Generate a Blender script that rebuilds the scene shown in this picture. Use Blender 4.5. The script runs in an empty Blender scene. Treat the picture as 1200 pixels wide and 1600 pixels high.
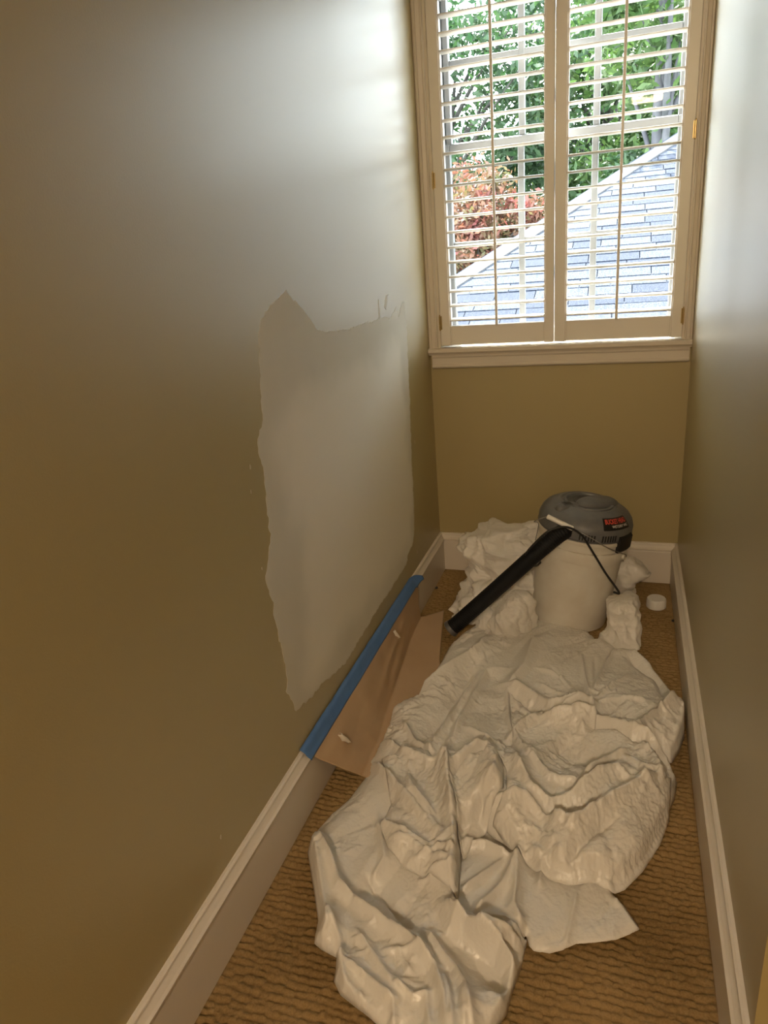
import bpy, bmesh, math, random
import numpy as np
from mathutils import Vector, Matrix, noise as mnoise
random.seed(7); np.random.seed(7)
SC = bpy.context.scene
COL = SC.collection

# ---------------------------------------------------------------- camera
cam = bpy.data.cameras.new('camera'); camo = bpy.data.objects.new('camera', cam); COL.objects.link(camo)
Rc = [[0.94763, -0.31712, -0.03775], [0.30975, 0.8839, 0.3504], [-0.07775, -0.34374, 0.93584]]   # columns: right, forward, up
M = Matrix([[Rc[i][0], Rc[i][2], -Rc[i][1], 0] for i in range(3)] + [[0, 0, 0, 1]])
camo.matrix_world = Matrix.Translation((0.7083, -2.6459, 1.2692)) @ M
cam.sensor_fit = 'VERTICAL'; cam.sensor_height = 36; cam.lens = 24.746
cam.clip_start = .02; cam.clip_end = 200
SC.camera = camo
# ---------------------------------------------------------------- sky, sun, exposure
w = bpy.data.worlds.new('sky'); SC.world = w; w.use_nodes = True
bgn = w.node_tree.nodes['Background']; bgn.inputs[0].default_value = (.86, .93, 1.0, 1); bgn.inputs[1].default_value = 14.0
sun = bpy.data.lights.new('sun', 'SUN'); suno = bpy.data.objects.new('sun', sun); COL.objects.link(suno)
sun.energy = 37.0; sun.angle = .01; sun.color = (1, .95, .86)
suno.rotation_euler = (math.radians(-36), math.radians(-14), 0)       # high, beyond the trees, a little to the left
suno.location = (0, -3, 12)
vs = SC.view_settings; vs.view_transform = 'Standard'; vs.look = 'None'; vs.gamma = 1; vs.exposure = 0; vs.use_curve_mapping = False
SC.cycles.use_denoising = True
SC.cycles.max_bounces = 9; SC.cycles.diffuse_bounces = 5; SC.cycles.glossy_bounces = 3; SC.cycles.adaptive_threshold = .015
SC.cycles.sample_clamp_indirect = 4

# ---------------------------------------------------------------- helpers
def link(o, parent=None):
    COL.objects.link(o)
    if parent: o.parent = parent
    return o
def tag(o, label=None, cat=None, group=None, kind=None):
    if label: o['label'] = label
    if cat: o['category'] = cat
    if group: o['group'] = group
    if kind: o['kind'] = kind
    return o
def empty(name, loc=(0, 0, 0), parent=None):
    o = bpy.data.objects.new(name, None); o.location = loc; o.empty_display_size = .05
    return link(o, parent)
class MB:
    def __init__(s): s.v = []; s.f = []
    def add(s, vs, fs):
        n = len(s.v); s.v += [tuple(v) for v in vs]; s.f += [tuple(i + n for i in f) for f in fs]; return s
    def box(s, x0, x1, y0, y1, z0, z1, M=None, bev=0):
        vs = [Vector((x, y, z)) for x in (x0, x1) for y in (y0, y1) for z in (z0, z1)]
        if M: vs = [M @ v for v in vs]
        return s.add(vs, [(0, 1, 3, 2), (4, 6, 7, 5), (0, 4, 5, 1), (2, 3, 7, 6), (0, 2, 6, 4), (1, 5, 7, 3)])
    def prism(s, prof, a, b, fn):          # profile [(u,v)], swept from a to b; fn(t,u,v) -> xyz
        n = len(prof)
        vs = [fn(a, u, v) for u, v in prof] + [fn(b, u, v) for u, v in prof]
        fs = [(i, (i + 1) % n, n + (i + 1) % n, n + i) for i in range(n)] + [tuple(range(n))[::-1], tuple(range(n, 2 * n))]
        return s.add(vs, fs)
    def lathe(s, prof, seg=48, M=None, close=False):    # prof [(r,z)]
        vs = []
        for r, z in prof:
            for k in range(seg):
                a = 2 * math.pi * k / seg; v = Vector((r * math.cos(a), r * math.sin(a), z)); vs.append(M @ v if M else v)
        fs = []
        for j in range(len(prof) - 1):
            for k in range(seg):
                k2 = (k + 1) % seg; fs.append((j * seg + k, j * seg + k2, (j + 1) * seg + k2, (j + 1) * seg + k))
        if close: fs.append(tuple(range(seg))[::-1]); fs.append(tuple((len(prof) - 1) * seg + k for k in range(seg)))
        return s.add(vs, fs)
    def tube(s, pts, rad, seg=12, caps=True):
        pts = [Vector(p) for p in pts]; n = len(pts)
        rr = rad if isinstance(rad, (list, tuple)) else [rad] * n
        up = Vector((0.31, .2, .93)).normalized(); vs = []
        t0 = (pts[1] - pts[0]).normalized(); nrm = (up - t0 * up.dot(t0)).normalized()
        for i in range(n):
            t = (pts[min(i + 1, n - 1)] - pts[max(i - 1, 0)]).normalized()
            nrm = (nrm - t * nrm.dot(t)).normalized(); bi = t.cross(nrm)
            for k in range(seg):
                a = 2 * math.pi * k / seg; vs.append(pts[i] + (nrm * math.cos(a) + bi * math.sin(a)) * rr[i])
        fs = [(i * seg + k, i * seg + (k + 1) % seg, (i + 1) * seg + (k + 1) % seg, (i + 1) * seg + k) for i in range(n - 1) for k in range(seg)]
        if caps: fs += [tuple(range(seg))[::-1], tuple((n - 1) * seg + k for k in range(seg))]
        return s.add(vs, fs)
    def build(s, name, mat, parent=None, smooth=False, bevel=0, bseg=2, autos=None):
        me = bpy.data.meshes.new(name); me.from_pydata(s.v, [], s.f); me.update()
        bm = bmesh.new(); bm.from_mesh(me)
        if bevel:
            bmesh.ops.remove_doubles(bm, verts=bm.verts, dist=1e-6)
            bmesh.ops.bevel(bm, geom=[e for e in bm.edges if e.is_manifold and e.calc_face_angle(0) > .5], offset=bevel, segments=bseg, affect='EDGES', profile=.5, clamp_overlap=True)
        bmesh.ops.recalc_face_normals(bm, faces=bm.faces); bm.to_mesh(me); bm.free()
        me.materials.append(mat)
        if smooth:
            for p in me.polygons: p.use_smooth = True
            if autos: me.set_sharp_from_angle(angle=autos)
        o = bpy.data.objects.new(name, me)
        return link(o, parent)
def catmull(pts, n=8):
    P = [Vector(p) for p in pts]; P = [P[0] * 2 - P[1]] + P + [P[-1] * 2 - P[-2]]; out = []
    for i in range(1, len(P) - 2):
        for k in range(n):
            t = k / n; a, b, c, d = P[i - 1], P[i], P[i + 1], P[i + 2]
            out.append(.5 * ((2 * b) + (c - a) * t + (2 * a - 5 * b + 4 * c - d) * t * t + (3 * b - a - 3 * c + d) * t ** 3))
    out.append(P[-2]); return out
# node materials
def mat(name, col, rough=.5, metal=0, noise=None, bump=None, spec=.5, **kw):
    m = bpy.data.materials.new(name); m.use_nodes = True; nt = m.node_tree; b = nt.nodes['Principled BSDF']
    b.inputs['Base Color'].default_value = (*col, 1); b.inputs['Roughness'].default_value = rough; b.inputs['Metallic'].default_value = metal
    b.inputs['Specular IOR Level'].default_value = spec
    for k, v in kw.items(): b.inputs[k.replace('_', ' ')].default_value = v
    tc = nt.nodes.new('ShaderNodeTexCoord')
    if noise:                                   # (scale, second colour, contrast, stretch)
        n = nt.nodes.new('ShaderNodeTexNoise'); n.inputs['Scale'].default_value = noise[0]; n.inputs['Detail'].default_value = 5
        mp = nt.nodes.new('ShaderNodeMapping'); mp.inputs['Scale'].default_value = noise[3] if len(noise) > 3 else (1, 1, 1)
        nt.links.new(tc.outputs['Object'], mp.inputs[0]); nt.links.new(mp.outputs[0], n.inputs['Vector'])
        r = nt.nodes.new('ShaderNodeValToRGB'); c = noise[2]
        r.color_ramp.elements[0].position = .5 - c; r.color_ramp.elements[1].position = .5 + c
        r.color_ramp.elements[0].color = (*col, 1); r.color_ramp.elements[1].color = (*noise[1], 1)
        nt.links.new(n.outputs[0], r.inputs[0]); nt.links.new(r.outputs[0], b.inputs['Base Color'])
    last = None
    for (sc, st, dist) in (bump or []):
        n = nt.nodes.new('ShaderNodeTexNoise'); n.inputs['Scale'].default_value = sc; n.inputs['Detail'].default_value = 3
        nt.links.new(tc.outputs['Object'], n.inputs['Vector'])
        bp = nt.nodes.new('ShaderNodeBump'); bp.inputs['Strength'].default_value = st; bp.inputs['Distance'].default_value = dist
        nt.links.new(n.outputs[0], bp.inputs['Height'])
        if last: nt.links.new(last.outputs[0], bp.inputs['Normal'])
        last = bp; nt.links.new(bp.outputs[0], b.inputs['Normal'])
    return m

def tri_noise(x, y, cell, seed):        # random heights over flat triangles: straight creases like crumpled paper
    rng = np.random.RandomState(seed); N = 128; hgt = rng.rand(N, N) * 2 - 1; a = rng.rand() * 6.28
    x, y = (x * math.cos(a) - y * math.sin(a)), (x * math.sin(a) + y * math.cos(a))
    x = x + cell * .35 * np.sin(y / cell * 1.7 + seed); y = y + cell * .35 * np.sin(x / cell * 1.3 + seed * 2)
    u = (x + y * .577) / cell + 20; v = y * 1.155 / cell + 20; i = np.floor(u).astype(int); j = np.floor(v).astype(int); a, b = u - i, v - j
    i %= N; j %= N; i1 = (i + 1) % N; j1 = (j + 1) % N
    lo = a + b < 1; A = hgt[j, i]; B = hgt[j, i1]; C_ = hgt[j1, i]; D_ = hgt[j1, i1]
    return np.where(lo, A + (B - A) * a + (C_ - A) * b, D_ + (C_ - D_) * (1 - a) + (B - D_) * (1 - b))
W = .92; HB = .1616; TB = .0187           # alcove width, baseboard height and thickness
YC = -1.8427                              # where the right wall of the alcove ends
M_wall = mat('khaki_eggshell_paint', (.35, .278, .112), .60, noise=(1.5, (.37, .298, .122), .25), bump=[(260, .22, .0012), (60, .10, .0012)], spec=1.0, Coat_Weight=1.0, Coat_Roughness=.38, Coat_IOR=1.6)
M_trim = mat('white_trim_paint', (.68, .62, .54), .38, bump=[(120, .05, .0006)])
M_shut = mat('shutter_paint', (.80, .76, .71), .35, bump=[(90, .05, .0005)])
M_sash = mat('sash_paint', (.24, .25, .265), .5)
M_ceil = mat('ceiling_paint', (.68, .64, .56), .8, bump=[(150, .2, .001)])
M_primer = mat('primer_matte', (.60, .565, .48), .8, noise=(4.0, (.66, .62, .53), .22, (1, 1, .6)), bump=[(60, .08, .001)], spec=.25)
M_skim = mat('skim_coat', (.56, .50, .415), .72, noise=(5.0, (.61, .56, .46), .22, (1, 1, .6)), bump=[(50, .08, .001)], spec=.3)
M_brass = mat('aged_brass', (.45, .33, .16), .35, 1)

# ---------------------------------------------------------------- the setting
def struct(o): o['kind'] = 'structure'; return o
# carpet floor: rows of uneven loops, real relief where the photo sees it
def carpet():
    m = bpy.data.materials.new('loop_carpet'); m.use_nodes = True; nt = m.node_tree; b = nt.nodes['Principled BSDF']
    b.inputs['Roughness'].default_value = .95; b.inputs['Specular IOR Level'].default_value = .1
    tc = nt.nodes.new('ShaderNodeTexCoord'); n = nt.nodes.new('ShaderNodeTexNoise'); n.inputs['Scale'].default_value = 300
    n2 = nt.nodes.new('ShaderNodeTexNoise'); n2.inputs['Scale'].default_value = 3
    mx = nt.nodes.new('ShaderNodeMath'); mx.operation = 'MULTIPLY_ADD'; mx.inputs[1].default_value = .5
    r = nt.nodes.new('ShaderNodeValToRGB'); r.color_ramp.elements[0].position = .45; r.color_ramp.elements[1].position = .95
    r.color_ramp.elements[0].color = (.17, .105, .042, 1); r.color_ramp.elements[1].color = (.33, .22, .10, 1)
    nt.links.new(tc.outputs['Object'], n.inputs['Vector']); nt.links.new(tc.outputs['Object'], n2.inputs['Vector'])
    nt.links.new(n.outputs[0], mx.inputs[0]); nt.links.new(n2.outputs[0], mx.inputs[2]); nt.links.new(mx.outputs[0], r.inputs[0]); nt.links.new(r.outputs[0], b.inputs['Base Color'])
    bp = nt.nodes.new('ShaderNodeBump'); bp.inputs['Strength'].default_value = .5; bp.inputs['Distance'].default_value = .0015
    nt.links.new(n.outputs[0], bp.inputs['Height']); nt.links.new(bp.outputs[0], b.inputs['Normal'])
    dx = .0032; xs = np.arange(.004, .918, dx); ys = np.arange(-2.35, -.004, dx)
    X, Y = np.meshgrid(xs, ys); rng = np.random.RandomState(3)
    wob = .0030 * tri_noise(X, Y, .028, 3) + .0012 * tri_noise(X, Y, .012, 4) + .0016 * np.sin(X * 24 + 2 * np.sin(Y * 11))
    sp = .0150; rr = (Y + wob) / sp; ri = np.floor(rr).astype(int); fr = rr - ri
    off = rng.rand(4000); ln = .75 + .5 * rng.rand(4000)
    u = X / (.019 * ln[ri % 4000]) + off[ri % 4000] * 7; ui = np.floor(u).astype(int); fu = u - ui
    hsh = rng.rand(8192)[(ri * 131 + ui * 17) % 8192]; fr = fr + .42 * (rng.rand(8192)[(ri * 57 + ui * 91) % 8192] - .5)
    z = -.0068 + .0068 * np.clip(1 - np.abs(2 * fr - 1) ** 2.6, 0, 1) * (.30 + .70 * np.clip(1 - np.abs(2 * fu - 1) ** 4, 0, 1)) * (.70 + .30 * hsh)
    nz = rng.rand(*z.shape) * .0006; z = z + nz
    ny, nx = z.shape; V = np.stack([X, Y, z], -1).reshape(-1, 3)
    idx = np.arange(ny * nx).reshape(ny, nx); F = np.stack([idx[:-1, :-1], idx[:-1, 1:], idx[1:, 1:], idx[1:, :-1]], -1).reshape(-1, 4)
    base = np.array([(-.1, -5.2, -.008), (3.3, -5.2, -.008), (3.3, .16, -.008), (-.1, .16, -.008)]); nb = len(V)
    V = np.vstack([V, base]); me = bpy.data.meshes.new('floor')
    me.vertices.add(len(V)); me.vertices.foreach_set('co', V.ravel())
    Fl = np.vstack([F, [[nb, nb + 1, nb + 2, nb + 3]]]).astype(np.int32)
    me.loops.add(Fl.size); me.loops.foreach_set('vertex_index', Fl.ravel()); me.polygons.add(len(Fl))
    me.polygons.foreach_set('loop_start', np.arange(0, Fl.size, 4, dtype=np.int32)); me.update(calc_edges=True)
    me.polygons.foreach_set('use_smooth', np.ones(len(Fl), dtype=bool))
    me.materials.append(m); o = link(bpy.data.objects.new('floor', me)); struct(o)
carpet()
ZC = 2.44
wl = struct(MB().box(-.12, 0, -5.2, .16, -.01, ZC).build('wall_left', M_wall))
wr = struct(MB().box(W, W + .12, YC, .16, -.01, ZC).build('wall_right', M_wall))
OX0, OX1, OZ0, OZ1 = .045, .887, .905, 2.16      # window opening
wb = struct(MB().box(0, W, 0, .16, -.01, OZ0).box(0, OX0, 0, .16, OZ0, OZ1).box(OX1, W, 0, .16, OZ0, OZ1).box(0, W, 0, .16, OZ1, ZC).build('wall_back', M_wall))
struct(MB().box(W + .12, 3.3, YC, YC + .12, -.01, ZC).build('wall_hall', M_wall))
struct(MB().box(3.3, 3.42, -5.2, YC + .12, -.01, ZC).build('wall_hall_right', M_wall))
struct(MB().box(-.12, 3.42, -5.32, -5.2, -.01, ZC).build('wall_front', M_wall))
struct(MB().box(-.12, 3.42, -5.32, .16, ZC, ZC + .1).build('ceiling', M_ceil))
BP = [(0, 0), (TB, 0), (TB, .128), (TB - .001, .131), (TB + .0035, .134), (TB + .004, .139), (TB - .001, .1425), (.013, .148), (.0095, .153), (.011, .1555), (.010, .159), (.006, HB), (0, HB)]
def bb(name, a, b, fn): return struct(MB().prism(BP, a, b, fn).build(name, M_trim))
bb('baseboard_left', -5.2, 0, lambda t, u, v: (u, t, v))
bb('baseboard_right', YC, 0, lambda t, u, v: (W - u, t, v))
bb('baseboard_back', 0, W, lambda t, u, v: (t, -u, v))
bb('baseboard_hall', W - TB, 3.3, lambda t, u, v: (t, YC - u, v))

# primed patch on the left wall (thin coats standing proud of the paint)
def slab(name, poly, th, material, parent, x0=0.0, seed=1, rag=.0):
    rnd = random.Random(seed); pts = []
    n = len(poly)
    for i in range(n):
        a, b = Vector(poly[i]), Vector(poly[(i + 1) % n]); L = (b - a).length; k = max(1, int(L / .008))
        for j in range(k):
            p = a.lerp(b, j / k); d = (b - a).normalized(); nn = Vector((-d.y, d.x))
            pts.append(p + nn * rnd.uniform(-rag, rag) + nn * rag * 1.5 * mnoise.noise(Vector((p.x * 40, p.y * 40, seed))))
    bm = bmesh.new(); vs = [bm.verts.new((x0, p.x, p.y)) for p in pts]; f = bm.faces.new(vs)
    r = bmesh.ops.extrude_face_region(bm, geom=[f]); bmesh.ops.translate(bm, vec=(th, 0, 0), verts=[v for v in r['geom'] if isinstance(v, bmesh.types.BMVert)])
    bmesh.ops.recalc_face_normals(bm, faces=bm.faces); bmesh.ops.triangulate(bm, faces=[f for f in bm.faces if len(f.verts) > 4])
    me = bpy.data.meshes.new(name); bm.to_mesh(me); bm.free(); me.materials.append(material)
    return link(bpy.data.objects.new(name, me), parent)
PATCH = [(-1.3367, 1.1386), (-1.3086, 1.1672), (-1.2588, 1.1882), (-1.209, 1.2012), (-1.1837, 1.2113), (-1.1712, 1.1983), (-1.1422, 1.1823), (-1.1036, 1.1577), (-1.073, 1.1358), (-1.0343, 1.1091), (-0.965, 1.093), (-0.8544, 1.0861), (-0.7543, 1.0881), (-0.6458, 1.085), (-0.5744, 1.0866), (-0.5054, 1.0871), (-0.4828, 1.0731), (-0.4389, 1.0882), (-0.4005, 1.1044), (-0.381, 1.0684), (-0.3346, 1.1107), (-0.2962, 1.1157), (-0.2884, 1.0525), (-0.3028, 0.9262), (-0.31, 0.7949), (-0.3353, 0.6175), (-0.3459, 0.429), (-0.3646, 0.3116), (-0.391, 0.2719), (-0.4683, 0.2604), (-0.46, 0.2367), (-0.563, 0.2302), (-0.6864, 0.2258), (-0.8048, 0.2293), (-0.9278, 0.2191), (-1.012, 0.2144), (-1.0906, 0.21), (-1.1813, 0.2271), (-1.2298, 0.245), (-1.2715, 0.2476), (-1.359, 0.2607), (-1.4041, 0.2708), (-1.4146, 0.3086), (-1.4313, 0.3464), (-1.4192, 0.3763), (-1.4246, 0.4273), (-1.4298, 0.4882), (-1.4375, 0.5487), (-1.4295, 0.576), (-1.4469, 0.6004), (-1.4482, 0.6467), (-1.4352, 0.6707), (-1.4148, 0.6991), (-1.4016, 0.7233), (-1.4077, 0.7332), (-1.4053, 0.7616), (-1.3968, 0.8305), (-1.39, 0.8635), (-1.4061, 0.8961), (-1.4057, 0.9164), (-1.3904, 0.9393), (-1.3624, 0.9662), (-1.3622, 0.9864), (-1.3554, 1.0382), (-1.346, 1.0887)]
SKIM = [(-1.1482, 1.0137), (-1.0973, 1.0499), (-0.9547, 1.0519), (-0.7677, 1.0375), (-0.541, 1.0218), (-0.3959, 1.007), (-0.3744, 0.8518), (-0.4028, 0.6364), (-0.4471, 0.4174), (-0.581, 0.3055), (-0.7896, 0.2888), (-0.9643, 0.2928), (-1.1158, 0.2963), (-1.2442, 0.3155), (-1.3232, 0.3464), (-1.3564, 0.4371), (-1.3714, 0.5295), (-1.3656, 0.6074), (-1.2682, 0.6443), (-1.2208, 0.707), (-1.2267, 0.7891), (-1.2187, 0.8794), (-1.2084, 0.9518)]
# the matte primer: one coat, a lighter feathered second coat blended in by the material (its own worn outline)
def primer_material():
    nt = M_primer.node_tree; b = nt.nodes['Principled BSDF']; tc = nt.nodes.new('ShaderNodeTexCoord'); sx = nt.nodes.new('ShaderNodeSeparateXYZ')
    nt.links.new(tc.outputs['Object'], sx.inputs[0])
    def mr(sock, a, b_, c=0, d=1):
        n = nt.nodes.new('ShaderNodeMapRange'); n.interpolation_type = 'SMOOTHSTEP'; n.inputs[1].default_value = a; n.inputs[2].default_value = b_; n.inputs[3].default_value = c; n.inputs[4].default_value = d
        nt.links.new(sock, n.inputs[0]); return n.outputs[0]
    def mul(a, b_):
        n = nt.nodes.new('ShaderNodeMath'); n.operation = 'MULTIPLY'; nt.links.new(a, n.inputs[0]); nt.links.new(b_, n.inputs[1]); return n.outputs[0]
    nz = nt.nodes.new('ShaderNodeTexNoise'); nz.inputs['Scale'].default_value = 5; nt.links.new(tc.outputs['Object'], nz.inputs['Vector'])
    y = nt.nodes.new('ShaderNodeMath'); y.operation = 'MULTIPLY_ADD'; y.inputs[1].default_value = .22; nt.links.new(nz.outputs[0], y.inputs[0]); nt.links.new(sx.outputs['Y'], y.inputs[2])
    z = nt.nodes.new('ShaderNodeMath'); z.operation = 'MULTIPLY_ADD'; z.inputs[1].default_value = .14; nt.links.new(nz.outputs[0], z.inputs[0]); nt.links.new(sx.outputs['Z'], z.inputs[2])
    k = mul(mul(mr(y.outputs[0], -1.26, -1.08), mr(y.outputs[0], -.22, -.30)), mul(mr(z.outputs[0], 1.10, 1.00), mr(z.outputs[0], .30, .42)))
    old = b.inputs['Base Color'].links[0].from_socket
    mx = nt.nodes.new('ShaderNodeMix'); mx.data_type = 'RGBA'; nt.links.new(k, mx.inputs[0]); nt.links.new(old, mx.inputs[6]); mx.inputs[7].default_value = (.76, .71, .61, 1)
    nt.links.new(mx.outputs[2], b.inputs['Base Color'])
primer_material()
o = slab('primer_patch', PATCH, .0006, M_primer, wl, 0, 3, .0035); o['label'] = 'matte off-white primer patch with ragged brushed edge'
for k, (y, z, s) in enumerate([(-.265, .918, .006), (-.2831, .6268, .009), (-.342, .2201, .009), (-1.4446, .8873, .006), (-1.7592, .2355, .006), (-1.4562, .8395, .005), (-1.459, .6697, .005)]):
    poly = [(y + s * (.4 + .6 * random.random()) * math.cos(a) * .6, z + s * (.5 + .6 * random.random()) * math.sin(a)) for a in [i * .785 for i in range(8)]]
    slab('paint_spot', poly, .0008, M_skim, wl, 0, k)
slab('paint_streak', [(-.5176, 1.115), (-.4905, 1.1468), (-.464, 1.1487), (-.4815, 1.1309), (-.5012, 1.1039)], .0007, M_primer, wl, 0, 9, .002)
slab('paint_streak', [(-.575, 1.085), (-.568, 1.14), (-.560, 1.142), (-.561, 1.085)], .0007, M_primer, wl, 0, 10, .002)

# ---------------------------------------------------------------- window: casing, sill, sashes, glass
win = struct(empty('window_1', (0, 0, 0)))
def wbox(name, m, *a, bevel=.002, parent=win): return MB().box(*a).build(name, m, parent, bevel=bevel)
CP = [(0, 0), (0, -.016), (.004, -.019), (.010, -.019), (.013, -.014), (.026, -.012), (.029, -.016), (.033, -.016), (.036, -.009), (.045, -.009), (.045, 0)]
MB().prism(CP, .918, ZC - .2, lambda t, u, v: (u + .0005, v, t)).build('window_casing', M_trim, win)
k_ = (W - OX1) / .045
MB().prism(CP, .918, ZC - .2, lambda t, u, v: (W - .0005 - u * k_, v, t)).build('window_casing', M_trim, win)
MB().prism(CP, 0, W, lambda t, u, v: (t, v, 2.24 - u * 1.4)).build('window_casing', M_trim, win)
SP = [(.10, .918), (-.030, .918), (-.035, .914), (-.035, .904), (-.031, .899), (-.026, .898), (-.024, .893), (.10, .893)]
MB().prism(SP, 0.0005, W - .0005, lambda t, u, v: (t, u, v)).build('window_sill', M_trim, win)
AP = [(0, .893), (-.019, .893), (-.019, .886), (-.015, .880), (-.015, .858), (-.018, .854), (-.018, .848), (-.012, .842), (0, .842)]
MB().prism(AP, .010, W - .006, lambda t, u, v: (t, u, v)).build('window_apron', M_trim, win)
wbox('window_jamb', M_sash, OX0 - .001, OX0 + .02, .05, .16, .918, OZ1)
wbox('window_jamb', M_sash, OX1 - .02, OX1 + .001, .05, .16, .918, OZ1)
wbox('window_jamb', M_sash, OX0, OX1, .03, .16, OZ1 - .015, OZ1 + .001)
M_glass = bpy.data.materials.new('clear_glass'); M_glass.use_nodes = True
b = M_glass.node_tree.nodes['Principled BSDF']; b.inputs['Transmission Weight'].default_value = 1; b.inputs['Roughness'].default_value = 0; b.inputs['IOR'].default_value = 1.45; b.inputs['Base Color'].default_value = (.97, .99, .985, 1)
def glass_mat():        # thin pane: lets light through unbent, mirrors a little
    nt = M_glass.node_tree; out = nt.nodes['Material Output']; tr = nt.nodes.new('ShaderNodeBsdfTransparent'); tr.inputs[0].default_value = (.96, .985, .98, 1)
    gl = nt.nodes.new('ShaderNodeBsdfGlossy'); gl.inputs['Roughness'].default_value = .0; fr = nt.nodes.new('ShaderNodeFresnel'); fr.inputs[0].default_value = 1.11
    mx = nt.nodes.new('ShaderNodeMixShader'); nt.links.new(fr.outputs[0], mx.inputs[0]); nt.links.new(tr.outputs[0], mx.inputs[1]); nt.links.new(gl.outputs[0], mx.inputs[2]); nt.links.new(mx.outputs[0], out.inputs[0])
glass_mat()
def sash(y0, y1, z0, z1, rows, name):
    s = empty(name, (0, 0, 0), win)
    xa, xb = .067, .865; ga, gb = .087, .841
    MB().box(xa, ga, y0, y1, z0, z1).build('stile', M_sash, s, bevel=.003); MB().box(gb, xb, y0, y1, z0, z1).build('stile', M_sash, s, bevel=.003)
    MB().box(ga, gb, y0, y1, z0, z0 + .028).build('rail', M_sash, s, bevel=.003); MB().box(ga, gb, y0, y1, z1 - .028, z1).build('rail', M_sash, s, bevel=.003)
    cols = [ga, .337, .585, gb]; zs = [z0 + .028 + (z1 - z0 - .056) * i / rows for i in range(rows + 1)]
    for x in cols[1:3]: MB().box(x - .011, x + .011, y0 + .004, y1 - .004, z0 + .028, z1 - .028).build('muntin', M_sash, s, bevel=.004)
    for z in zs[1:-1]: MB().box(ga, gb, y0 + .006, y1 - .006, z - .010, z + .010).build('muntin', M_sash, s, bevel=.004)
    ym = (y0 + y1) / 2
    for i in range(3):
        for j in range(rows):
            MB().box(cols[i] + .001, cols[i + 1] - .001, ym - .0008, ym + .0008, zs[j] + .001, zs[j + 1] - .001).build('glass_pane', M_glass, s)
sash(.088, .118, .94, 1.612, 2, 'lower_sash')
sash(.122, .152, 1.590, 2.145, 2, 'upper_sash')
wbox('outer_sill', M_sash, OX0, OX1, .10, .20, .905, .94)

# ---------------------------------------------------------------- shutters
def louver_mesh(L):
    h = .030; prof = []
    for k in range(12):
        a = math.pi * 2 * k / 12; c, s_ = math.cos(a), math.sin(a)
        prof.append((h * math.copysign(abs(c) ** .8, c), .0046 * math.copysign(abs(s_) ** .9, s_)))
    m = MB().prism(prof, -L / 2, L / 2, lambda t, u, v: (t, u, v)); return m
def shutter(x0, x1, ox0, ox1, label, rodx, hinge_side):
    s = empty('window_shutter', (x0, 0, .924)); tag(s, label, 'shutter')
    inv = Matrix.Translation((-x0, 0, -.924)); zb, zt = .924, 2.140; y0, y1 = -.004, .024
    def P(name, x_0, x_1, z_0, z_1, m=M_shut, ya=y0, yb=y1, bevel=.0025, parent=s):
        q = MB().box(x_0 - x0, x_1 - x0, ya, yb, z_0 - .924, z_1 - .924).build(name, m, parent, bevel=bevel); return q
    P('stile', x0, ox0 - .004, zb, zt); P('stile', ox1 + .004, x1, zb, zt)
    P('bead', ox0 - .004, ox0, zb, zt, ya=y0 + .004, bevel=.001); P('bead', ox1, ox1 + .004, zb, zt, ya=y0 + .004, bevel=.001)
    P('bottom_rail', ox0, ox1, zb + .003, .9955, ya=y0 + .001); P('top_rail', ox0, ox1, 2.085, zt)
    z = 1.018; k = 0; lm = None; xm = (ox0 + ox1) / 2 - x0
    while z < 2.08:
        if lm is None:
            lo = louver_mesh(ox1 - ox0 - .002).build('louver', M_shut, s, smooth=True, autos=.9); lm = lo.data
        else: lo = link(bpy.data.objects.new('louver', lm), s)
        lo.location = (xm, .010, z - .924); lo.rotation_euler = (math.radians(3 + random.uniform(-.8, .8)), 0, 0)
        z += .0506; k += 1
    MB().box(rodx - x0 - .0045, rodx - x0 + .0045, -.034, -.024, .998 - .924, 2.07 - .924).build('tilt_rod', M_shut, s, bevel=.002)
    hx = (x0 if hinge_side < 0 else x1) - x0
    for hz in ((.985, 1.47) if hinge_side < 0 else (.97, 1.53)):
        m = MB()
        for j in range(3): m.tube([(hx, -.008, hz - .924 + j * .0165), (hx, -.008, hz - .924 + .0155 + j * .0165)], .0038, 10)
        m.box(hx - .007, hx + .007, -.0055, -.0035, hz - .924, hz - .924 + .049)
        m.tube([(hx, -.008, hz - .924 - .004), (hx, -.008, hz - .924 + .054)], .0026, 8)
        m.build('hinge', M_brass, s, smooth=True, autos=.6)
    return s
shutter(.0455, .4600, .0865, .4260, 'left white louvered shutter panel over the window', .261, -1)
shutter(.4625, .8865, .5040, .8470, 'right white louvered shutter panel over the window', .672, 1)

# ---------------------------------------------------------------- ceiling lamp in the hall behind the camera
lampE = empty('ceiling_lamp', (.80, -4.5, ZC)); tag(lampE, 'warm glowing dome lamp on the hall ceiling behind the viewer', 'lamp')
M_dome = mat('lamp_dome_glow', (.9, .8, .6), .4); M_dome.node_tree.nodes['Principled BSDF'].inputs['Emission Color'].default_value = (1, .52, .20, 1); M_dome.node_tree.nodes['Principled BSDF'].inputs['Emission Strength'].default_value = 5
MB().lathe([(.001, -.075), (.04, -.072), (.075, -.058), (.095, -.032), (.10, -.012)], 40).build('lamp_dome', M_dome, lampE, smooth=True)
MB().lathe([(.105, 0), (.11, -.015), (.102, -.016)], 40).build('lamp_ring', M_brass, lampE, smooth=True)
pl = bpy.data.lights.new('ceiling_lamp_bulb', 'AREA'); pl.shape = 'DISK'; pl.size = .26; pl.energy = 72; pl.color = (1, .75, .48)
plo = bpy.data.objects.new('ceiling_lamp_bulb', pl); plo.location = (.80, -4.5, ZC - .085); link(plo); plo.rotation_euler = (math.radians(35), 0, 0)

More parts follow.
